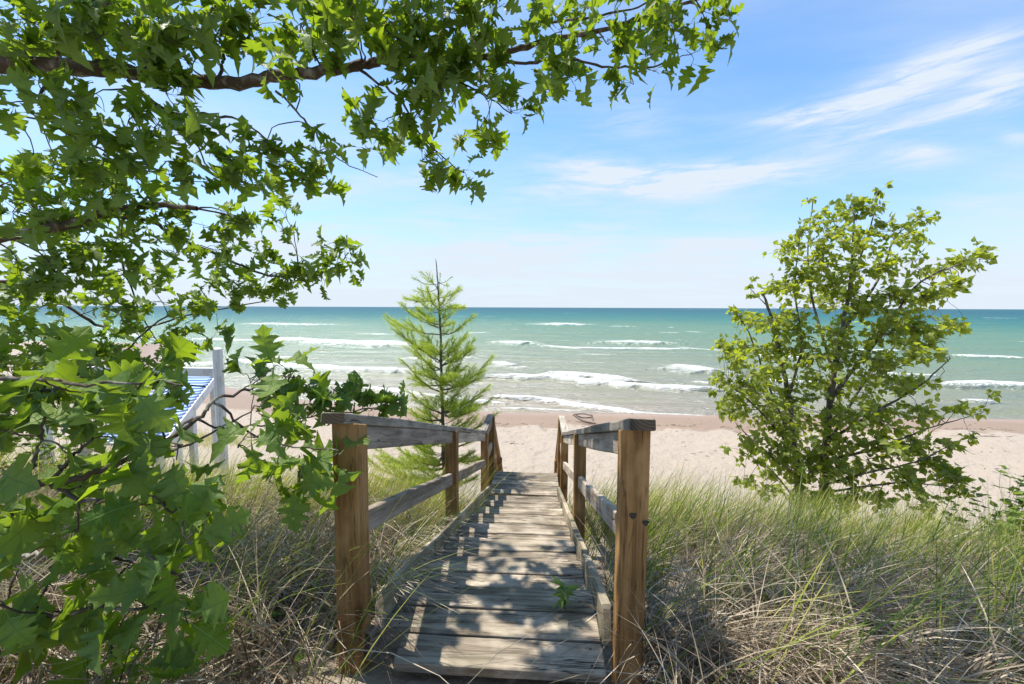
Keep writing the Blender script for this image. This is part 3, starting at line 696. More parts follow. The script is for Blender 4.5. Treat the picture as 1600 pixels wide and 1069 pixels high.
for q, (pts, r0, r1) in enumerate(OB):
    L = lineY(pts)
    if q in (0, 3, 5, 6, len(OB) - 1):                                      # join the trunk
        j = trunk[int(np.abs(trunk[:, 2] - (L[0][2] - 0.15)).argmin())]; L = np.vstack([j, L])
    bough(oak, base, L, r0, r1, m_oakbark, oak_sk)
OC = [(40,30,40,2.2),(120,30,40,2.2),(150,62,38,2.1),(90,70,30,2.2),(30,62,30,2.2),(175,20,32,2.2),(215,25,40,2.1),(262,50,42,2.0),(300,30,38,2.1),(245,88,28,2.1),(285,88,30,2.1),
 (405,40,34,2.3),(385,72,25,2.3),(420,112,26,1.9),(352,60,28,2.2),(338,18,25,2.2),(470,36,34,2.2),(505,28,34,2.1),(545,18,34,2.1),(592,15,34,2.2),(560,45,28,2.2),(515,70,28,2.2),(455,75,20,2.3),
 (620,60,30,2.2),(600,42,28,2.2),(650,80,30,2.2),(690,60,30,2.3),(640,10,30,2.3),(702,20,28,2.2),(732,42,24,2.2),(770,22,28,2.3),(832,10,28,2.4),(880,42,24,2.4),
 (640,130,30,2.2),(680,152,34,2.1),(722,140,30,2.2),(752,112,24,2.3),(700,112,28,2.2),(770,137,20,2.3),(660,172,24,2.3),(800,175,24,2.3),(742,212,22,2.4),(765,205,18,2.4),(622,222,20,2.4),(660,250,22,2.4),(692,255,20,2.4),(725,268,12,2.4),(600,190,16,2.4),(572,176,18,2.4),(575,232,14,2.4),
 (862,105,22,2.3),(890,122,22,2.3),(852,130,14,2.3),(905,76,18,2.4),(950,70,18,2.4),(1000,50,20,2.5),(1050,40,22,2.4),(1100,18,22,2.5),(1140,18,16,2.5),(1108,60,16,2.5),(1080,85,18,2.4),(1020,85,18,2.3),(990,132,13,2.3),(1022,112,13,2.3),(1030,20,18,2.5),(960,20,18,2.5),(920,10,18,2.5),
 (300,178,24,1.9),(292,202,24,2.0),(268,215,20,2.1),(240,200,24,2.2),(200,190,28,2.2),(170,228,34,2.2),(160,262,28,2.2),(90,262,24,2.3),(60,272,22,2.4),(112,272,18,2.4),(20,282,25,2.3),(180,292,28,2.2),(212,282,14,2.3),(262,265,22,2.3),(282,282,18,2.3),(360,265,24,2.3),(332,258,24,2.3),(382,290,18,2.4),(412,230,24,2.3),(422,268,20,2.3),(442,258,18,2.4),(492,240,22,2.2),(502,290,14,2.4),(482,265,13,2.4),(60,130,26,2.1),(140,150,24,2.1),(20,160,18,2.2),(130,200,20,2.2),(260,145,16,2.2),
 (20,330,34,2.2),(62,322,30,2.3),(102,330,28,2.4),(150,318,26,2.4),(60,380,34,2.5),(130,380,34,2.6),(190,370,34,2.5),(250,342,28,2.6),(300,352,28,2.6),(350,330,24,2.6),(382,350,28,2.8),(332,390,28,2.8),(272,400,30,2.8),(212,420,34,2.8),(150,430,34,2.7),(90,430,30,2.7),(30,420,34,2.5),(402,390,28,3.0),(440,352,18,3.0),(446,330,13,3.0),(420,430,28,3.0),(372,440,28,3.0),(312,450,28,3.0),(252,470,30,3.0),(192,480,30,2.9),(132,490,30,2.9),(62,482,30,2.8),(20,480,26,2.7),(470,402,22,3.1),(502,386,14,3.1),(540,402,20,3.2),(502,430,18,3.1),(450,460,14,3.1),(302,500,24,3.0),(340,520,13,3.0),(232,530,24,3.0),(172,540,24,2.9),(272,552,24,2.9),(120,552,24,2.8),(60,540,30,2.7),(20,560,26,2.6),(332,480,20,3.0),(520,400,14,3.2),(480,425,14,3.2),(100,600,24,2.6),(40,600,24,2.5),(30,640,28,2.0),(90,635,26,2.0),(150,600,26,2.1),(200,590,26,2.1),(260,590,24,2.2),(150,650,26,1.9),(215,640,24,1.9),(30,590,26,2.2),(90,580,24,2.3),(240,560,22,2.5),(190,560,24,2.5),(60,560,24,2.4),(130,575,24,2.3),(10,660,26,1.8)]
def cluster(items, soup, sk, c, r, dens, ls, mats_n, spread_y=0.5, basep=None, up=0.75, droop=0.2):
    nb = nearest_on(sk, c); a_ = nb[1][nb[2]]
    q = twig(soup, a_ - basep, c - basep, min(0.006, nb[3] * 0.6), 0.0022, 0.05, 0.07, 7)
    nsub = max(2, int(dens / 3.2))
    for k in range(nsub):
        dv = rng.normal(0, 1, 3) * (1, spread_y, 0.8); dv /= np.linalg.norm(dv) + 1e-6
        e = c + dv * r * rng.uniform(0.35, 1.0)
        st_ = q[-1 - (k % 2)] + basep
        tw = twig(soup, st_ - basep, e - basep, 0.0022, 0.0012, 0.03, 0.06, 5, 3) + basep
        out = (e - st_); out /= np.linalg.norm(out) + 1e-6
        for j in range(int(round(dens / nsub * rng.uniform(0.7, 1.3)))):
            p_ = tw[rng.integers(2, 5)] + rng.normal(0, 0.006, 3)
            dr = out * 0.7 + rng.normal(0, 0.62, 3) + np.array((0.25, 0, -droop)); dr /= np.linalg.norm(dr)
            nm = np.array((0, 0, up)) + rng.normal(0, 0.42, 3) + np.array((0, -0.1, 0))
            if abs(np.dot(nm, dr)) > 0.92 * np.linalg.norm(nm): nm = nm + rng.normal(0, 1, 3)
            items.append((p_ + dr * ls * 0.15, frame_from(dr, nm, ls * rng.uniform(0.72, 1.2)), rng.beta(1.6, 2.2), int(rng.integers(0, mats_n))))
items = []; tws = Soup()
for (u_, v_, r_, Yd) in OC:
    Yd = Yd + rng.normal(0, 0.08); c = at(u_, v_, Yd); rr = r_ / FPX * Yd * 1.05
    cluster(items, tws, oak_sk, c, rr, 15 * (r_ / 30) ** 1.6 * (Yd / 2.3) ** 0.5 + 3, 0.118, 5, 0.6, base)
# boughs above the frame whose leaves shade the top of the stairs
OV = [([(-2.9,1.6,7.5),(-1.6,1.2,7.75),(-0.2,1.0,7.9),(1.2,1.1,7.95),(2.6,1.3,7.85)], .05, .012), ([(-2.6,2.6,7.9),(-1.2,2.3,8.1),(0.3,2.2,8.15),(1.7,2.4,8.1),(2.9,2.6,8.0)], .05, .012),
      ([(-2.8,0.2,7.6),(-1,-.4,8.0),(1,-.6,8.1),(2.6,-.3,8.0)], .05, .012)]
for pts, r0, r1 in OV:
    j = trunk[int(np.abs(trunk[:, 2] - (pts[0][2] - 0.5)).argmin())]
    bough(oak, base, np.vstack([j, np.array(pts)]), r0, r1, m_oakbark, oak_sk)
for k in range(430):
    x, y = rng.uniform(-3.6, 3.3), rng.uniform(-0.9, 4.1); z = EYE + 1.9 + rng.uniform(0, 0.7)
    z = max(z, EYE + 0.72 * y + 0.25)
    if rng.uniform() < (0.85 if (-3.2 < x < -1.3 and 0.3 < y < 2.1) else 0.22): continue
    cluster(items, tws, oak_sk, np.array((x, y, z)), 0.20, 13, 0.12, 5, 1.0, base)
link('twigs', tws.mesh('twigs'), oak, m_oakbark)
tag(oak.children[-1], kind='stuff')
build_leaves('leaf', items, OAK, m_oak_o, m_oak_s, oak)
print('oak leaves', len(items))

# ------------------------------------------------------------------ low oak branches close to the lens
sap_root = np.array((-2.6, 0.9, float(ground(-2.6, 0.9))))
sap = empty('young_oak', tuple(sap_root)); tag(sap, 'low young oak with large green leaves beside the left handrail, nearest plant to the viewer', 'tree')
SB = [([(-700,900,0.9),(-300,820,0.95),(0,767,1.0),(60,756,1.0),(120,746,1.02),(200,716,1.05),(300,662,1.15),(335,630,1.2),(390,610,1.3)], 0.014, 0.004),
 ([(-500,930,.95),(-100,780,1.15),(60,756,1.02),(110,775,1.0),(170,785,1.0),(240,790,1.0),(300,800,1.0)], 0.008, 0.003),
 ([(42,757,1.0),(60,700,1.0),(70,652,1.0)], 0.005, 0.003), ([(80,752,1.0),(115,710,1.0),(145,685,1.0)], 0.005, 0.003),
 ([(-400,960,1.0),(-100,860,1.1),(30,868,1.1),(70,862,1.1),(120,855,1.1),(200,880,1.05),(280,900,1.0)], 0.009, 0.003),
 ([(-400,1000,.9),(-60,990,.95),(20,975,.95),(120,955,.95),(220,950,1.0),(300,960,1.0)], 0.008, 0.003),
 ([(200,716,1.05),(260,690,1.3),(300,655,1.6),(345,668,1.8),(420,664,1.9),(500,648,2.0),(600,636,2.1)], 0.006, 0.003),
 ([(200,716,1.05),(280,700,1.2),(380,650,1.35),(420,620,1.4)], 0.005, 0.002),
 ([(335,630,1.2),(400,680,1.3),(470,700,1.35),(530,705,1.35)], 0.004, 0.002),
 ([(30,868,1.1),(20,900,1.1),(5,960,1.1)], 0.004, 0.002), ([(-300,640,1.0),(-60,600,1.05),(40,590,1.05),(120,600,1.0),(220,600,1.0)], 0.008, 0.003)]
ssk = []; stk = Soup()
stem = smooth_line([sap_root - (0, 0, .2), sap_root + (0.02, 0, .5), sap_root + (.1, .05, 1.0), sap_root + (.15, 0, 1.8)], 6); s_ = Soup()
tube(s_, stem - sap_root, np.linspace(0.035, 0.014, len(stem)), 8); link('trunk', s_.mesh('trunk', True), sap, m_oakbark)
for q, (pts, r0, r1) in enumerate(SB):
    L = lineY(pts)
    if pts[0][0] < -200: L = np.vstack([stem[int(np.abs(stem[:, 2] - L[0][2]).argmin())], L])
    bough(sap, sap_root, L, r0, r1, m_oakbark, ssk)
NC = [(110,612,60,1.0,7),(215,608,60,1.0,7),(60,592,40,1.05,4),(30,680,40,1.0,4),(100,700,45,1.0,4),(190,690,55,1.0,7),(240,655,50,1.05,5),(285,695,40,1.05,5),(160,765,50,1.0,5),(240,775,45,1.0,5),
 (372,700,32,1.3,4),(402,682,28,1.3,3),(440,700,36,1.35,5),(468,750,26,1.35,4),(500,722,26,1.35,4),(525,710,20,1.3,3),(420,752,26,1.35,3),(328,800,36,1.0,4),(300,850,40,.95,6),(282,905,36,.95,5),(232,870,36,1.0,4),
 (200,805,44,1.0,5),(120,832,44,1.05,4),(60,832,36,1.05,3),(20,822,36,1.0,4),(80,905,34,1.0,3),(120,962,40,.95,3),(50,972,30,.95,2),(-5,945,24,.9,2),(180,905,34,1.0,3),(230,950,36,.95,4),(290,962,34,.95,4),
 (240,1010,36,.95,4),(172,1020,30,.95,3),(200,1055,30,.95,3),(0,1020,22,.9,2),(430,572,22,1.3,2),(465,590,24,1.3,3),(50,760,34,1.0,3),(10,740,30,1.0,3),
 (390,592,18,1.8,6),(430,612,22,1.8,8),(480,602,18,1.9,6),(522,610,18,1.95,7),(560,622,18,2.0,7),(600,632,18,2.1,7),(580,642,14,2.0,5),(620,622,10,2.1,3),(480,640,14,1.8,4),(430,650,24,1.7,6),(520,640,16,2.0,5),]
sit = []
for (u_, v_, r_, Yd, n_) in NC:
    big_ = Yd < 1.5; Yd = Yd + rng.normal(0, 0.05)
    cluster(sit, stk, ssk, at(u_, v_, Yd), r_ / FPX * Yd * 0.8, n_ * (0.95 if big_ else 1.7) + 1, 0.116 if big_ else 0.105, 5, 0.6, sap_root, up=0.45, droop=0.35)
link('twigs', stk.mesh('twigs'), sap, m_oakbark); tag(sap.children[-1], kind='stuff')
build_leaves('leaf', sit, OAK, m_oak_o, m_oak_s, sap)

# ------------------------------------------------------------------ poplar on the right
PY = 6.0
pr = at(1262, 850, PY); pr[2] = float(ground(pr[0], pr[1]))
pop = empty('poplar_tree', tuple(pr)); tag(pop, 'bushy wind-blown poplar standing right of the stairs above the beach', 'tree')
psk = []; PB = [
 ([(1256,870,6.0),(1250,790,6.0),(1241,700,6.0),(1232,620,6.0),(1215,540,6.05),(1200,480,6.1),(1190,455,6.1)], .055, .012),
 ([(1270,870,6.0),(1285,790,6.0),(1290,700,6.0),(1300,600,5.95),(1315,520,5.9),(1328,440,5.9),(1335,335,5.9)], .075, .010),
 ([(1241,705,6.0),(1185,640,5.8),(1140,600,5.7)], .022, .006), ([(1300,620,5.95),(1380,520,5.8),(1440,440,5.7),(1530,402,5.7)], .030, .006),
 ([(1290,690,6.0),(1360,650,5.8),(1440,600,5.6),(1485,560,5.6)], .026, .006), ([(1290,720,6.0),(1370,700,5.7),(1450,670,5.5),(1535,645,5.5)], .022, .004),
 ([(1300,575,5.95),(1272,480,6.2),(1262,400,6.3),(1270,315,6.3)], .022, .006), ([(1315,520,5.9),(1370,440,6.1),(1400,370,6.2),(1440,340,6.2)], .022, .006),
 ([(1328,440,5.9),(1358,365,5.9),(1370,302,5.9)], .014, .005), ([(1280,760,6.0),(1350,740,5.6),(1430,722,5.4),(1490,692,5.3)], .020, .005),
 ([(1280,772,6.0),(1400,755,5.5),(1500,762,5.3)], .018, .005), ([(1245,742,6.0),(1190,702,5.7),(1150,662,5.6)], .018, .005), ([(1232,622,6.0),(1252,540,5.8),(1242,450,5.8),(1250,368,5.9)], .020, .005),
 ([(1200,480,6.1),(1170,448,6.1)], .008, .004), ([(1241,700,6.0),(1200,600,6.2),(1170,520,6.3),(1150,490,6.3)], .018, .005), ([(1290,700,6.0),(1350,600,6.3),(1400,540,6.4),(1480,470,6.4)], .022, .005),
 ([(1256,800,6.0),(1210,740,6.0),(1160,705,5.9)], .014, .004)]
for pts, r0, r1 in PB[:2]: bough(pop, pr, lineY(pts), r0, r1, m_popbark, psk, 'trunk')
for pts, r0, r1 in PB[2:]: bough(pop, pr, lineY(pts), r0, r1, m_popbark, psk)
PC = [(1268,310,9),(1330,330,24),(1372,300,10),(1362,328,18),(1290,342,20),(1245,362,16),(1302,370,28),(1346,372,28),(1390,352,18),(1442,340,18),(1420,382,22),(1240,400,24),(1282,410,28),(1332,420,30),(1376,420,28),(1432,412,20),(1470,424,18),(1502,412,22),(1532,404,16),(1172,440,8),(1178,460,9),(1202,452,16),(1232,450,28),(1282,460,30),(1332,470,34),(1390,462,30),(1440,470,26),(1482,452,20),(1502,440,14),
 (1150,490,14),(1172,502,24),(1212,500,30),(1252,512,30),(1312,520,34),(1372,512,34),(1432,512,28),(1482,512,22),(1506,515,10),(1132,540,18),(1162,546,28),(1212,552,30),(1262,560,26),(1322,562,30),(1382,560,32),(1440,552,28),(1480,560,12),(1120,590,16),(1152,596,28),(1202,592,26),(1262,600,24),(1302,610,28),(1352,602,30),(1402,600,28),(1450,600,16),(1112,612,8),(1142,640,24),(1192,640,30),(1252,650,24),(1312,650,30),(1372,650,32),(1432,642,26),(1492,642,16),(1530,642,12),(1545,615,7),
 (1132,700,5),(1176,690,24),(1172,718,16),(1212,702,28),(1262,710,30),(1312,700,30),(1372,692,28),(1432,692,24),(1482,692,16),(1520,686,12),(1204,738,18),(1252,746,24),(1302,742,26),(1352,722,22),(1402,742,24),(1452,722,22),(1482,742,22),(1432,766,18),(1502,762,18),(1340,770,22),(1290,780,22),(1230,770,20),(1380,785,20),(1195,765,18),(1260,775,22),(1320,785,20),(1220,720,22),(1280,720,24),(1160,750,14),(1440,785,16),(1150,560,20),(1140,620,18),(1180,610,24),(1230,620,26),(1410,700,24),(1340,660,26),(1220,670,26),(1290,670,24),(1460,520,18),(1400,500,22),(1350,480,24),(1300,440,22),(1260,430,20)]
pit = []; pts_ = Soup()
for (u_, v_, r_) in PC:
    for rep in range(3 if r_ > 20 else (2 if r_ > 13 else 1)):
        nb = nearest_on(psk, at(u_, v_, 5.9)); Yd = nb[1][nb[2]][1] + rng.normal(0, 0.25 if r_ > 15 else 0.08)
        c = at(u_ + rng.normal(0, r_ * .25), v_ + rng.normal(0, r_ * .25), Yd)
        cluster(pit, pts_, psk, c, r_ / FPX * Yd * 1.05, 46 * (r_ / 30) ** 1.6 + 8, 0.082, 4, 1.2, pr, up=0.5, droop=0.15)
for (u_, v_) in [(1240,700),(1235,650),(1228,600),(1290,700),(1292,650),(1300,600),(1308,560),(1315,520),(1245,745),(1285,745),(1322,480),(1220,560),(1205,510),(1330,700),(1350,640),(1270,620),(1270,560),(1180,580),(1260,690),(1310,730)]:
    c = at(u_ + rng.normal(0, 6), v_ + rng.normal(0, 6), rng.uniform(5.25, 5.7))
    cluster(pit, pts_, psk, c, 0.22, 16, 0.082, 4, 1.2, pr, up=0.5, droop=0.15)
link('twigs', pts_.mesh('twigs'), pop, m_popbark); tag(pop.children[-1], kind='stuff')
build_leaves('leaf', pit, POP, m_pop_o, m_pop_s, pop)
print('poplar leaves', len(pit))

# ------------------------------------------------------------------ pine between rail and lake
PNY = 5.95
nr = at(696, 860, PNY); nr[2] = float(ground(nr[0], nr[1]))
pine = empty('pine_tree', tuple(nr)); tag(pine, 'young pine with soft yellow-green needles rising behind the left handrail', 'tree')
nsk = []; pin_tr = bough(pine, nr, np.vstack([nr - (0, 0, .1), lineY([(694,760,PNY),(693,700,PNY),(690,600,PNY),(687,500,PNY),(684,440,PNY),(681,407,PNY)])]), .042, .005, m_pinebark, nsk, 'trunk')
need = Soup(); nbr = Soup()
def needles(p, dirv, n, L, spread, tint):
    """soft tuft of needles: thin triangles"""
    d = dirv / (np.linalg.norm(dirv) + 1e-9)
    D_ = d[None] + rng.normal(0, spread, (n, 3)); D_ /= np.linalg.norm(D_, axis=1)[:, None]
    S_ = np.cross(D_, rng.normal(0, 1, (n, 3))); S_ /= np.linalg.norm(S_, axis=1)[:, None] + 1e-9
    Ls = L * rng.uniform(0.75, 1.15, (n, 1)); wv = 0.0021
    B0 = p[None] - S_ * wv; B1 = p[None] + S_ * wv; T_ = p[None] + D_ * Ls - np.array((0, 0, 1)) * Ls * 0.12
    V = np.stack([B0, B1, T_], 1).reshape(-1, 3); F = np.arange(3 * n).reshape(-1, 3)
    need.add(V, F, np.full(3 * n, tint))
def pine_branch(a_, b_, r0, dens=1.0, bare=False):
    q = twig(nbr, a_ - nr, b_ - nr, r0, 0.003, -0.10, 0.03, 10, 4)
    L = np.linalg.norm(b_ - a_); dv = (b_ - a_) / L
    tn = rng.uniform(0.2, 0.8)
    nsub = int(L / 0.055)
    for k in range(nsub):
        f = 0.22 + 0.78 * k / max(1, nsub); p = q[0] * (1 - f) + q[-1] * f
        idx = f * 9; i0 = min(8, int(idx)); p = q[i0] * (1 - (idx - i0)) + q[i0 + 1] * (idx - i0)
        side = rng.normal(0, 1, 3); side -= dv * (side @ dv); side /= np.linalg.norm(side); side[2] = abs(side[2]) * 0.6
        sl = L * 0.34 * (1.15 - f) * rng.uniform(0.5, 1.2) + 0.05
        e = p + (dv * 0.75 + side * 0.75) * sl
        if not bare or rng.uniform() < .3:
            tube(nbr, np.array([p, (p + e) / 2 + (0, 0, -.006), e]), (0.0025, 0.002, 0.0015), 3)
            m_ = max(2, int(sl / 0.022))
            for j in range(m_):
                ff = (j + 1) / m_; needles(p * (1 - ff) + e * ff, (e - p) / np.linalg.norm(e - p) + dv * .3, int(8 * dens), 0.085, 0.72, np.clip(tn + rng.normal(0, .18), 0, 1))
    for f in np.linspace(0.45, 1.0, max(3, int(L / 0.03))):
        idx = f * 9; i0 = min(8, int(idx)); p = q[i0] * (1 - (idx - i0)) + q[i0 + 1] * (idx - i0)
        needles(p, dv, int(7 * dens), 0.075, 0.55, np.clip(tn + rng.normal(0, .15), 0, 1))
    needles(q[-1], dv, 16, 0.05, 0.22, 0.25)
def trp(v):   # point on trunk at photo row v
    return at(np.interp(v, [407, 440, 500, 600, 700, 760], [681, 684, 687, 690, 693, 694]), v, PNY)
WH = [  # whorls: trunk row, tips (u, v, depth offset)
 (446, [(643,434,0),(664,421,.1),(672,432,-.1),(691,432,.1),(706,435,.05),(655,450,.2),(700,447,-.2)]),
 (480, [(632,462,-.1),(652,452,.2),(665,446,-.2),(707,452,.1),(721,456,0),(724,480,-.2),(650,470,.3)]),
 (515, [(606,499,0),(630,480,.2),(655,490,-.3),(715,480,.2),(738,488,-.1),(700,500,.35)]),
 (566, [(607,505,-.15),(632,520,.3),(648,540,-.35),(712,525,.2),(742,528,0),(735,545,-.3),(665,535,.4)]),
 (608, [(628,566,0),(645,580,-.35),(640,590,.3),(720,575,.35),(768,558,0),(750,585,-.35),(740,570,.1)]),
 (650, [(638,612,0),(632,640,-.35),(660,625,.4),(725,622,.3),(765,600,.1),(768,625,-.3),(740,640,-.45)]),
 (690, [(612,668,0),(625,660,-.4),(650,690,-.5),(735,672,-.4),(778,652,0),(760,662,.3),(700,690,-.6)]),
 (725, [(600,715,0),(625,700,-.3),(650,730,-.5),(740,705,-.2),(755,720,.2),(590,700,.3)]),
 (752, [(605,745,-.1),(640,750,-.5),(725,740,-.3),(670,765,-.5)])]
for wi, (rv_, tips) in enumerate(WH):
    for (u_, v_, dy) in tips:
        a_ = trp(rv_ + rng.normal(0, 7)); b_ = at(u_ + rng.normal(0, 3), v_ + rng.normal(0, 3), PNY + dy * 1.3)
        pine_branch(a_, b_, 0.005 + 0.002 * wi, 1.0 if wi > 0 else 0.7, bare=(wi == 0))
        if wi > 2: # a second, thinner one a little higher keeps the crown airy but filled
            a2 = trp(rv_ - 14); b2 = at(u_ * .5 + 690 * .5 + rng.normal(0, 8), v_ + rng.normal(0, 6) - 2, PNY - dy * 0.9 + rng.normal(0, .2))
            pine_branch(a2, b2, 0.005, 0.9)
for q in range(26):
    rv_ = rng.uniform(470, 745); a_ = trp(rv_); an = rng.uniform(0, 2 * np.pi); f_ = np.interp(rv_, [440, 560, 750], [.22, .42, .62]) * rng.uniform(.6, 1.1)
    pine_branch(a_, a_ + np.array((math.cos(an) * f_, math.sin(an) * f_, f_ * rng.uniform(.25, .8))), 0.005, 1.0)
for (u_, v_, dy) in ((585,742,-.2),(570,712,.1),(600,770,-.6),(560,755,-.1),(655,752,-.8),(610,728,-.5),(740,748,-.5)):
    pine_branch(trp(762), at(u_, v_, PNY + dy), 0.007, 1.1)
for q in range(60): needles(trp(rng.uniform(470, 740)) , np.array((rng.normal(), rng.normal(), .6)), 9, 0.09, 0.6, rng.uniform(.2, .9))
for q in range(5): needles(trp(407 + q * 7), np.array((0, 0, 1.0)), 10, 0.05, 0.25, 0.3)
for q in range(24): needles(trp(440 + q * 6), np.array((0, 0, 1.0)), 8, 0.07, 0.6, 0.4)
needV = np.vstack(need.V); print('needle tris', len(needV) // 3)
for v_i in range(len(need.V)): need.V[v_i] = need.V[v_i]
# needles were laid partly in tree space, partly in world space: bring world ones home
fixV = []
for vv in need.V:
    fixV.append(vv - nr if np.abs(vv[0] - nr).max() < 6 and vv[0][1] > 4 else vv)
need.V = fixV
link('branches', nbr.mesh('branches', True), pine, m_pinebark); tag(pine.children[-1], kind='stuff')
link('needles', need.mesh('needles'), pine, m_needle); tag(pine.children[-1], kind='stuff')

# ------------------------------------------------------------------ grasses
def grassmat(name, stops, trans, tf=0.3):
    m = bpy.data.materials.new(name); m.use_nodes = True; m.node_tree.nodes.clear(); N = NT(m.node_tree)
    out = N.n('ShaderNodeOutputMaterial'); b = N.n('ShaderNodeBsdfPrincipled'); tr_ = N.n('ShaderNodeBsdfTranslucent'); mx = N.n('ShaderNodeMixShader')
    rnd = N.n('ShaderNodeAttribute', attribute_name='tint').outputs['Fac']
    c = N.ramp(rnd, stops)
    N.l(c, b.inputs['Base Color']); b.inputs['Roughness'].default_value = 0.5; b.inputs['Specular IOR Level'].default_value = 0.35
    N.l(N.mix(1.0, c, trans, 'MULTIPLY'), tr_.inputs[0]); mx.inputs[0].default_value = tf
    N.l(b.outputs[0], mx.inputs[1]); N.l(tr_.outputs[0], mx.inputs[2]); N.l(mx.outputs[0], out.inputs[0])
    return m
m_green = grassmat('green_beach_grass', [(0, (0.045, 0.085, 0.015)), (0.4, (0.12, 0.18, 0.025)), (0.7, (0.28, 0.32, 0.045)), (1, (0.50, 0.42, 0.16))], (1.6, 1.7, 0.8), 0.36)
m_dry = grassmat('dry_grass', [(0, (0.06, 0.042, 0.026)), (0.35, (0.19, 0.145, 0.10)), (0.7, (0.42, 0.345, 0.25)), (1, (0.68, 0.60, 0.48))], (1.2, 1.1, 0.9), 0.2)
def blades(X, Y, H, LX, LY, curve, width, seg, tint, z0=None, wind=0.0):
    """vectorised grass blades: ribbons that bend over. LX, LY lean direction, curve how far they bow"""
    n = len(X); Z0 = ground(X, Y) - 0.01 if z0 is None else z0
    u = np.linspace(0, 1, seg + 1)[None]; w0 = width[:, None]
    bend = curve[:, None] * u ** 1.8
    hx = H[:, None] * (u * 0.12 + bend) ; hz = H[:, None] * (u * np.sqrt(np.clip(1 - (0.75 * np.minimum(curve, 1.25)[:, None] * u) ** 2, 0.02, 1)) - np.maximum(curve[:, None] - 0.8, 0) * u ** 3 * 0.9)
    Xc = X[:, None] + LX[:, None] * hx + wind * H[:, None] * u ** 2; Yc = Y[:, None] + LY[:, None] * hx; Zc = Z0[:, None] + hz
    an = rng.uniform(0, np.pi, n)[:, None]; wx = np.cos(an) * w0 * (1 - u ** 2 * 0.93); wy = np.sin(an) * w0 * (1 - u ** 2 * 0.93)
    gz = ground(Xc[:, -1], Yc[:, -1])[:, None]; Zc = np.maximum(Zc, np.where(u > 0.3, gz + 0.004, Zc))
    Vl = np.stack([Xc - wx, Yc - wy, Zc], -1); Vr = np.stack([Xc + wx, Yc + wy, Zc], -1)
    V = np.stack([Vl, Vr], 2).reshape(-1, 3)                    # n, seg+1, 2
    b0 = (np.arange(n) * (seg + 1) * 2)[:, None] + (np.arange(seg) * 2)[None]
    F = np.stack([b0, b0 + 1, b0 + 3, b0 + 2], -1).reshape(-1, 4)
    return V, F, np.repeat(tint, (seg + 1) * 2)
def scatter(n, xlo, xhi, ylo, yhi, dens_fn, clump=0.0, per=1):
    X = rng.uniform(xlo, xhi, n); Y = rng.uniform(ylo, yhi, n)
    keep = rng.uniform(0, 1, n) < dens_fn(X, Y); X, Y = X[keep], Y[keep]
    if per > 1:
        k = rng.integers(max(1, per // 2), per * 2, len(X)); X = np.repeat(X, k) + rng.normal(0, clump, k.sum()); Y = np.repeat(Y, k) + rng.normal(0, clump, k.sum())
    s, t_ = st(X, Y); tc_ = np.abs(t_ - TC)
    ok = ~((tc_ < HW + 0.03) & (s > 1.0) & (s < 9)) & ~((s < 1.55) & (tc_ < 0.36) & (s > 0.3)) 
    return X[ok], Y[ok]
def sandy(X, Y):
    """1 where the dune is bare"""
    s, t_ = st(X, Y)
    return np.clip(1.6 * fnoise(X, Y, 0.9, 9.0) + 0.15, 0, 1) * np.clip((s - 1.9) / 0.8, 0.1, 1)
def view_ok(X, Y):
    return (np.abs(X) < Y * 1.32 + 0.9)
def dens_green(X, Y):
    s, t_ = st(X, Y)
    right = (t_ > 0)
    d = np.where(right, 1.0 - 0.75 * sandy(X, Y), 0.60 - 0.4 * sandy(X, Y)) * np.clip(0.50 + 1.4 * fnoise(X, Y, 3.4, 5.5), 0.05, 1.0)
    bare = 1.15 * np.exp(-(((X - 3.35) / 1.0) ** 2 + ((Y - 2.45) / 0.62) ** 2)) + np.exp(-(((X - 4.6) / 1.2) ** 2 + ((Y - 3.6) / 0.6) ** 2))
    d = d * np.clip(1 - 1.0 * bare, 0.03, 1)
    d = d * np.clip((8.0 - s) / 2.5, 0, 1)
    d = np.where((s < 3.4), d * np.clip(0.12 + (s - 1.4) * 0.40, 0.08, 1), d)
    return d * view_ok(X, Y)
G = Soup()
gx_, gy_ = scatter(6800, -9.5, 10.5, 1.0, 8.2, dens_green, 0.032, 14)
n = len(gx_); s_, t_ = st(gx_, gy_)
th_ = rng.normal(0.0, 0.9, n); h_ = rng.uniform(0.34, 0.74, n) * np.where(s_ < 2.4, 0.8, 1.0) * np.clip(1.2 - 0.05 * s_, .7, 1)
h_ = h_ * (1 + 0.30 * fnoise(gx_, gy_, 2.6, 7.7)); tint = np.clip(0.13 + rng.beta(2, 3, n) + 0.20 * fnoise(gx_, gy_, 3.1, 2.2) + 0.16 * (t_ < 0) * (s_ > 2.4) + 0.30 * np.clip((s_ - 2.5) / 2.5, 0, 1) , 0, 1)
V, F, T = blades(gx_, gy_, h_, np.cos(th_), np.sin(th_), np.abs(rng.normal(0.22, 0.26, n)), rng.uniform(0.0017, 0.0042, n), 5, tint, wind=0.12)
G.add(V, F, T); print('green blades', n)
# loose long arching green blades in front
bx_, by_ = scatter(1500, -3.8, 5.5, 1.0, 4.8, lambda X, Y: 0.8 * view_ok(X, Y), 0.045, 4)
n = len(bx_); th_ = rng.uniform(-0.9, 1.2, n)
V, F, T = blades(bx_, by_, rng.uniform(0.30, 0.78, n), np.cos(th_), np.sin(th_), rng.uniform(0.1, 0.95, n), rng.uniform(0.0018, 0.0036, n), 8, rng.beta(2, 3, n), wind=0.1)
V5 = V; G2 = Soup(); G2.add(V, F, T)
o = link('beach_grass', G.mesh('beach_grass'), mat=m_green); tag(o, 'green beach grass covering the dune on both sides of the stairs', 'grass', kind='stuff')
o = link('arching_grass', G2.mesh('arching_grass'), mat=m_green); tag(o, 'long arching green blades among the dry thatch in front', 'grass', kind='stuff')
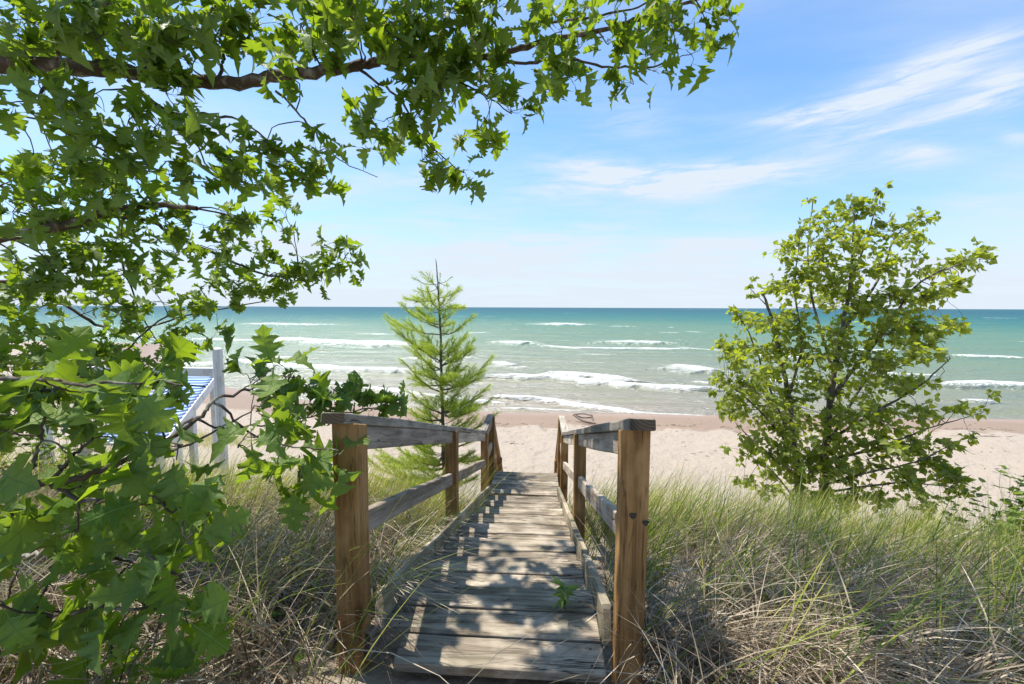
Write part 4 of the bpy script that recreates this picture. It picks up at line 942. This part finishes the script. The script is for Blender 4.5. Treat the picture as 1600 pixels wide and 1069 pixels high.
# dry thatch: drooping fans of dead blades around clump centres
Dy = Soup()
def dens_dry(X, Y):
    s, t_ = st(X, Y)
    bare = 1.1 * np.exp(-(((X - 3.35) / 0.95) ** 2 + ((Y - 2.45) / 0.6) ** 2))
    return (0.95 - 0.6 * sandy(X, Y)) * np.clip((5.2 - s) / 1.8, 0.10, 1) * view_ok(X, Y) * np.clip(1 - bare, 0.03, 1)
cx_ = rng.uniform(-6.5, 7.5, 5600); cy_ = 0.7 + 5.8 * rng.uniform(0, 1, 5600) ** 1.25
k_ = rng.uniform(0, 1, 5600) < dens_dry(cx_, cy_); cx_, cy_ = cx_[k_], cy_[k_]
s_, t_ = st(cx_, cy_); k_ = ~((np.abs(t_ - TC) < HW + 0.12) & (s_ > 0.7)); cx_, cy_ = cx_[k_], cy_[k_]
per = rng.integers(12, 38, len(cx_)); X = np.repeat(cx_, per); Y = np.repeat(cy_, per)
gang = np.repeat(rng.uniform(-np.pi, np.pi, len(cx_)), per); n = len(X)
th_ = gang * 0.0 + np.where(rng.uniform(0, 1, n) < 0.8, np.repeat(rng.normal(-1.35, 0.65, len(cx_)), per) + rng.normal(0, 0.30, n), rng.uniform(-np.pi, np.pi, n))
X = X + rng.normal(0, 0.05, n); Y = Y + rng.normal(0, 0.05, n)
V, F, T = blades(X, Y, rng.uniform(0.22, 0.55, n), np.cos(th_), np.sin(th_), rng.uniform(0.5, 1.35, n), rng.uniform(0.0014, 0.0038, n), 6, np.clip(rng.beta(2, 2, n) + np.repeat(rng.normal(0, .12, len(cx_)), per), 0, 1), z0=ground(X, Y) + rng.uniform(-0.01, 0.10, n))
Dy.add(V, F, T); print('dry blades', n)
# flat litter
X, Y = scatter(16000, -6, 7.5, 0.7, 6.5, lambda X, Y: dens_dry(X, Y), 0, 1); n = len(X); th_ = rng.uniform(-np.pi, np.pi, n)
V, F, T = blades(X, Y, rng.uniform(0.1, 0.35, n), np.cos(th_), np.sin(th_), rng.uniform(1.0, 1.6, n), rng.uniform(0.001, 0.003, n), 3, rng.beta(2, 2, n), z0=ground(X, Y) + rng.uniform(0.0, 0.03, n))
D2 = Soup(); D2.add(V, F, T)
o = link('dry_grass', Dy.mesh('dry_grass'), mat=m_dry); tag(o, 'matted drooping dry grass thatch on the shaded dune top', 'grass', kind='stuff')
o = link('grass_litter', D2.mesh('grass_litter'), mat=m_dry); tag(o, 'dead grass litter lying on the sand', 'litter', kind='stuff')
# dry blades that hang over the left stringer onto the treads
sgn = 120; ss_ = rng.choice([1.75, 1.95, 2.1, 2.35, 2.7, 3.0], sgn, p=[.3, .25, .15, .15, .1, .05]) + rng.normal(0, 0.05, sgn)
tt_ = TC - HW - rng.uniform(0.02, 0.16, sgn); XY = ss_[:, None] * SD + tt_[:, None] * TD
th_ = rng.normal(-0.75, 0.5, sgn); L_ = rng.uniform(0.25, 0.62, sgn)
u = np.linspace(0, 1, 8)[None]; ps_ = ss_[:, None] + np.sin(th_)[:, None] * L_[:, None] * u * .8; pt_ = tt_[:, None] + np.cos(th_)[:, None] * L_[:, None] * u
tread_d = tr(ps_) - 0.03
zz0 = EYE - tr(ss_)[:, None] - 0.02; zz_ = zz0 + L_[:, None] * (0.85 * u - 1.05 * u ** 2); zz_ = np.maximum(zz_, EYE - tread_d + 0.006 + rng.uniform(0, .02, (sgn, 1)))
Xc = ps_ * SD[0] + pt_ * TD[0]; Yc = ps_ * SD[1] + pt_ * TD[1]; wv = rng.uniform(.0008, .0018, (sgn, 1)) * (1 - u ** 3)
Vl = np.stack([Xc - wv, Yc, zz_], -1); Vr = np.stack([Xc + wv, Yc, zz_ + .001], -1); V = np.stack([Vl, Vr], 2).reshape(-1, 3)
b0 = (np.arange(sgn) * 16)[:, None] + (np.arange(7) * 2)[None]; F = np.stack([b0, b0+1, b0+3, b0+2], -1).reshape(-1, 4)
H_ = Soup(); H_.add(V, F, np.repeat(rng.uniform(.5, 1, sgn), 16))
o = link('overhanging_dry_grass', H_.mesh('overhanging_dry_grass'), mat=m_dry); tag(o, 'wisps of dead grass hanging over the left edge of the treads', 'grass', kind='stuff')

# ------------------------------------------------------------------ small plants
def leafy_plant(name, root, label, cat, stems, leaves, L, spread, mat, lim=60, height=0.2, template=None, group=None):
    e = empty(name, tuple(root)); tag(e, label, cat, group)
    sk = []; it = []; tw = Soup()
    for k in range(stems):
        dv = np.array((rng.normal(0, spread), rng.normal(0, spread), height * rng.uniform(.6, 1.1)))
        q = twig(tw, np.zeros(3), dv, 0.003, 0.0015, 0.0, 0.05, 8, 4) + root
        for j in range(leaves):
            p_ = q[rng.integers(2, 8)]; a = rng.uniform(0, 2*np.pi); dr = np.array((math.cos(a), math.sin(a), rng.uniform(.1, .9))); dr /= np.linalg.norm(dr)
            nm = np.array((0, 0, 1.)) + rng.normal(0, .25, 3); it.append((p_, frame_from(dr, nm, L * rng.uniform(.7, 1.2)), rng.uniform(), int(rng.integers(0, len(template)))))
    link('stem', tw.mesh('stem', True), e, m_bush)
    build_leaves('leaf', it, template, mat[0], mat[1], e, lim)
    return e
def blade_leaf(seed):
    V, F = poplar_leaf_template(seed); V = V.copy(); V[:, 0] *= 0.42; return V, F
BL = [blade_leaf(k) for k in range(3)]
m_seed = leafmat('seedling_leaf', [(0.10, 0.19, 0.03), (0.16, 0.27, 0.05), (0.22, 0.33, 0.07)], (0.4, 0.6, 0.06), 0.35, per_object=True)
m_dark = leafmat('dark_plant_leaf', [(0.02, 0.07, 0.02), (0.04, 0.10, 0.03)], (0.15, 0.35, 0.04), 0.25, per_object=True)
m_busho = leafmat('bush_leaf_single', [(0.10, 0.17, 0.03), (0.17, 0.26, 0.04), (0.26, 0.33, 0.06)], (0.45, 0.58, 0.05), 0.42, per_object=True)
leafy_plant('seedling', P(1.64, 0.115, 1.235), 'bright green seedling growing from a gap between the upper treads', 'seedling', 2, 7, 0.072, 0.006, (m_seed, m_seed), height=0.085, template=BL)
p_ = P(1.86, TC + HW + 0.09, 0); p_[2] = float(ground(p_[0], p_[1])); leafy_plant('weed', p_, 'small light green weed between the right stringer and the right post', 'weed', 4, 9, 0.06, 0.04, (m_busho, m_bush), height=0.14, template=BL)
p_ = at(405, 1000, 1.5); p_[2] = float(ground(p_[0], p_[1])); leafy_plant('broadleaf_weed', p_, 'dark broad-leaved weed in the dry grass left of the left post', 'weed', 2, 7, 0.10, 0.03, (m_dark, m_dark), height=0.16, template=BL)
p_ = at(468, 1060, 1.4); p_[2] = float(ground(p_[0], p_[1])); leafy_plant('sprout', p_, 'tiny green sprout in the dry grass close to the left post foot', 'sprout', 1, 5, 0.05, 0.01, (m_seed, m_seed), height=0.08, template=BL)
for (u_, Yd, lab, st_n, hh, sp_) in ((1525, 5.2, 'low leafy shrub at the right foot of the poplar', 30, 1.15, 0.42), (1600, 5.0, 'small green bush cut by the right edge of the photo', 18, 1.25, 0.25), (1160, 5.3, 'low dull green weed clump left of the poplar foot', 8, 0.35, 0.2)):
    p_ = at(u_, 850, Yd); p_[2] = float(ground(p_[0], p_[1])); leafy_plant('shrub', p_, lab, 'shrub', st_n, 16, 0.085, sp_, (m_busho, m_bush), 80, hh, POP)
for (u_, Yd, lab, hh, sp_) in ((-10, 4.2, 'sunlit yellow-green bush behind the young oak, cut by the left edge', 1.35, 0.45), (95, 4.6, 'sunlit yellow-green bush behind the young oak, right one of two', 1.0, 0.4)):
    p_ = at(u_, 850, Yd); p_[2] = float(ground(p_[0], p_[1])); leafy_plant('bush', p_, lab, 'bush', 30, 24, 0.07, sp_, (m_busho, m_bush), 200, hh, POP)

# ------------------------------------------------------------------ things on the beach
def ontheground(u, v):
    Y = 9.0
    for _ in range(60):
        p = at(u, v, Y); dz = p[2] - float(ground(p[0], p[1])); Y += dz * 1.2
        if abs(dz) < 0.003: break
    p = at(u, v, Y); return p
m_drift, N, b, _ = newmat('driftwood'); pos = coords(N)
N.l(N.mix(N.noise(pos, 8, 5), (0.10, 0.075, 0.055), (0.34, 0.28, 0.23)), b.inputs['Base Color']); b.inputs['Roughness'].default_value = 0.9
dp = ontheground(915, 660); dw = empty('driftwood', tuple(dp)); tag(dw, 'forked piece of driftwood on the wet sand beyond the right handrail', 'driftwood')
s_ = Soup(); tube(s_, smooth_line([(-0.55, .25, .30), (-.15, -.02, .10), (.42, -.30, .03)], 6), np.linspace(.045, .055, 13), 8); link('log', s_.mesh('log', True), dw, m_drift)
for q, L in enumerate(([(-0.55, .25, .30), (-.1, .2, .36), (.30, .1, .30)], [(.28, .1, .34), (.33, -.05, .10), (.30, -.25, 0.0)], [(-0.5, .22, .28), (-.1, .25, .16), (.3, .1, .2)])):
    s_ = Soup(); tube(s_, smooth_line(L, 5), np.linspace(.04, .03, 11) if q != 1 else np.linspace(.05, .045, 11), 7); link('limb', s_.mesh('limb', True), dw, m_drift)
for (u_, v_, w_, lab) in ((1555, 683, 60, 'thin dark stick along the edge of the wet sand at far right'), (940, 665, 14, 'short dark stick just right of the driftwood'), (803, 694, 12, 'small curved twig on the sand seen between the handrails')):
    p_ = ontheground(u_, v_); L = w_ / FPX * p_[1]; s_ = Soup()
    tube(s_, smooth_line([(-L/2, 0, .01), (-L/6, .05, .03), (L/6, -.03, .015), (L/2, .04, .02)], 4), np.linspace(.022, .01, 13), 6)
    o = link('stick', s_.mesh('stick', True), mat=m_drift); o.location = tuple(p_); tag(o, lab, 'stick')
db = Soup()
for k in range(1000):
    x, y = rng.uniform(-16, 22), rng.uniform(8.8, 20)
    if rng.uniform() > 0.25 + 0.75 * (fnoise(x, y, 0.5, 8) > 0.1): continue
    L = rng.uniform(0.03, 0.17); a = rng.uniform(0, np.pi); g = float(ground(x, y)); dx, dy = math.cos(a) * L, math.sin(a) * L * .6
    tube(db, [(x, y, g + .006), (x + dx * .5, y + dy * .5 + rng.normal(0, .02), g + .025), (x + dx, y + dy, g + .008)], rng.uniform(.003, .010), 4)
for k in range(260):
    x = rng.uniform(-14, 24); sh_ = 21.9 - 0.04 * x + 0.015 * min(x, 0) ** 2; y = sh_ * 0.862 + 0.25 * fnoise(x, 0, 0.8, 2) + rng.normal(0, .10)
    L = rng.uniform(0.03, 0.22); a = rng.normal(0, .5); g = float(ground(x, y))
    tube(db, [(x, y, g + .006), (x + math.cos(a) * L * .5, y + math.sin(a) * L * .3, g + .02), (x + math.cos(a) * L, y + math.sin(a) * L * .6, g + .006)], rng.uniform(.004, .012), 4)
o = link('beach_debris', db.mesh('beach_debris'), mat=m_drift); tag(o, 'scattered twigs and bits of dark debris on the pale beach sand', 'debris', kind='stuff')
# sparse tufts on the beach beyond the landing and at far left
Tg = Soup()
for (u_, v_, nb_, hh) in ((808, 733, 26, .5), (846, 733, 22, .45), (783, 728, 5, .5), (855, 730, 4, .6), (1050, 725, 60, .4), (1090, 735, 60, .35)):
    p_ = at(u_, v_, 7.4); gz = float(ground(p_[0], p_[1])); n = nb_; X = p_[0] + rng.normal(0, .10, n); Y = p_[1] + rng.normal(0, .12, n)
    hh2 = max(hh, (p_[2] - gz) + 0.12) * rng.uniform(.75, 1.1, n); th_ = rng.uniform(-3, 3, n)
    V, F, T = blades(X, Y, hh2, np.cos(th_), np.sin(th_), rng.uniform(0.02, .3, n), rng.uniform(.002, .003, n), 5, rng.uniform(.4, 1, n)); Tg.add(V, F, T)
n = 2600; c1 = ontheground(300, 690); X = rng.normal(c1[0], 1.6, n); Y = rng.normal(c1[1], .5, n); th_ = rng.uniform(-3, 3, n)
V, F, T = blades(X, Y, rng.uniform(.15, .38, n), np.cos(th_), np.sin(th_), rng.uniform(.1, .5, n), rng.uniform(.002, .004, n), 4, rng.uniform(.6, 1, n)); Tg.add(V, F, T)
o = link('sparse_beach_grass', Tg.mesh('sparse_beach_grass'), mat=m_green); tag(o, 'thin pale tufts of grass on the open beach sand', 'grass', kind='stuff')

# ------------------------------------------------------------------ neighbour's white and blue beach stairs at the left
m_white, N, b, _ = newmat('white_paint'); pos = coords(N)
N.l(N.mix(N.ss(N.noise(pos, 9, 5), 0.5, 0.7), (0.74, 0.74, 0.75), (0.58, 0.57, 0.56)), b.inputs['Base Color']); b.inputs['Roughness'].default_value = 0.6
m_blue, N, b, _ = newmat('blue_planks'); pos = coords(N)
N.l(N.mix(N.noise(pos, 9, 5), (0.26, 0.37, 0.62), (0.36, 0.48, 0.74)), b.inputs['Base Color']); b.inputs['Roughness'].default_value = 0.55  # plank colour: two pale blues mixed at random by noise
wp = at(348, 700, 5.3); gz = float(ground(wp[0], wp[1])); topz = at(348, 541, 5.3)[2]
ws = empty('white_beach_stairs', (wp[0], wp[1], gz)); tag(ws, 'white rail post and blue boardwalk seen through the oak leaves at left', 'boardwalk')
o = board('rail_post', topz - gz - 0.02 + .2, 0.095, 0.095, m_white, ws, ch=0.018); place(o, (wp[0], wp[1], gz - .2), (wp[0], wp[1], topz - .02), (0, -1, 0))
o = board('post_panel', 0.9, 0.03, 0.010, m_white, ws, ch=0.002); place(o, (wp[0], wp[1] - .052, topz - 1.1), (wp[0], wp[1] - .052, topz - .2), (0, -1, 0))
a_ = at(340, 582, 5.3); c_ = at(240, 581, 5.1); beam('rail', a_ + (0, .02, 0), at(60, 579, 5.0), 0.04, 0.11, m_white, ws)
o = beam('rail_post', np.append(at(62, 579, 5.02)[:2], gz - .2), np.append(at(62, 579, 5.02)[:2], at(62, 545, 5.02)[2]), .09, .09, m_white, ws, up=(0, -1, 0))
A0, B0 = at(130, 697, 4.9), at(248, 693, 4.9); A1, B1 = at(272, 588, 7.4), at(332, 588, 7.4)
nb_ = 19
for k in range(nb_):
    f = (k + 0.5) / nb_
    l_ = A0 * (1 - f) + A1 * f; r2 = B0 * (1 - f) + B1 * f
    beam('plank', l_, r2, 0.14, 0.03, m_blue if k > 0 else m_white, ws, segs=2)
beam('side_board', A0 + (-.02, 0, -.09), A1 + (-.02, 0, -.09), .04, .14, m_white, ws); beam('side_board', B0 + (.02, 0, -.09), B1 + (.02, 0, -.09), .04, .14, m_white, ws)
for q_ in (A0, B0, A1, B1, (A0 + A1) / 2, (B0 + B1) / 2):
    g_ = float(ground(q_[0], q_[1])); 
    beam('support_post', (q_[0], q_[1], g_ - .2), (q_[0], q_[1], q_[2] - .08), .08, .08, m_white, ws, up=(0, -1, 0), segs=2)
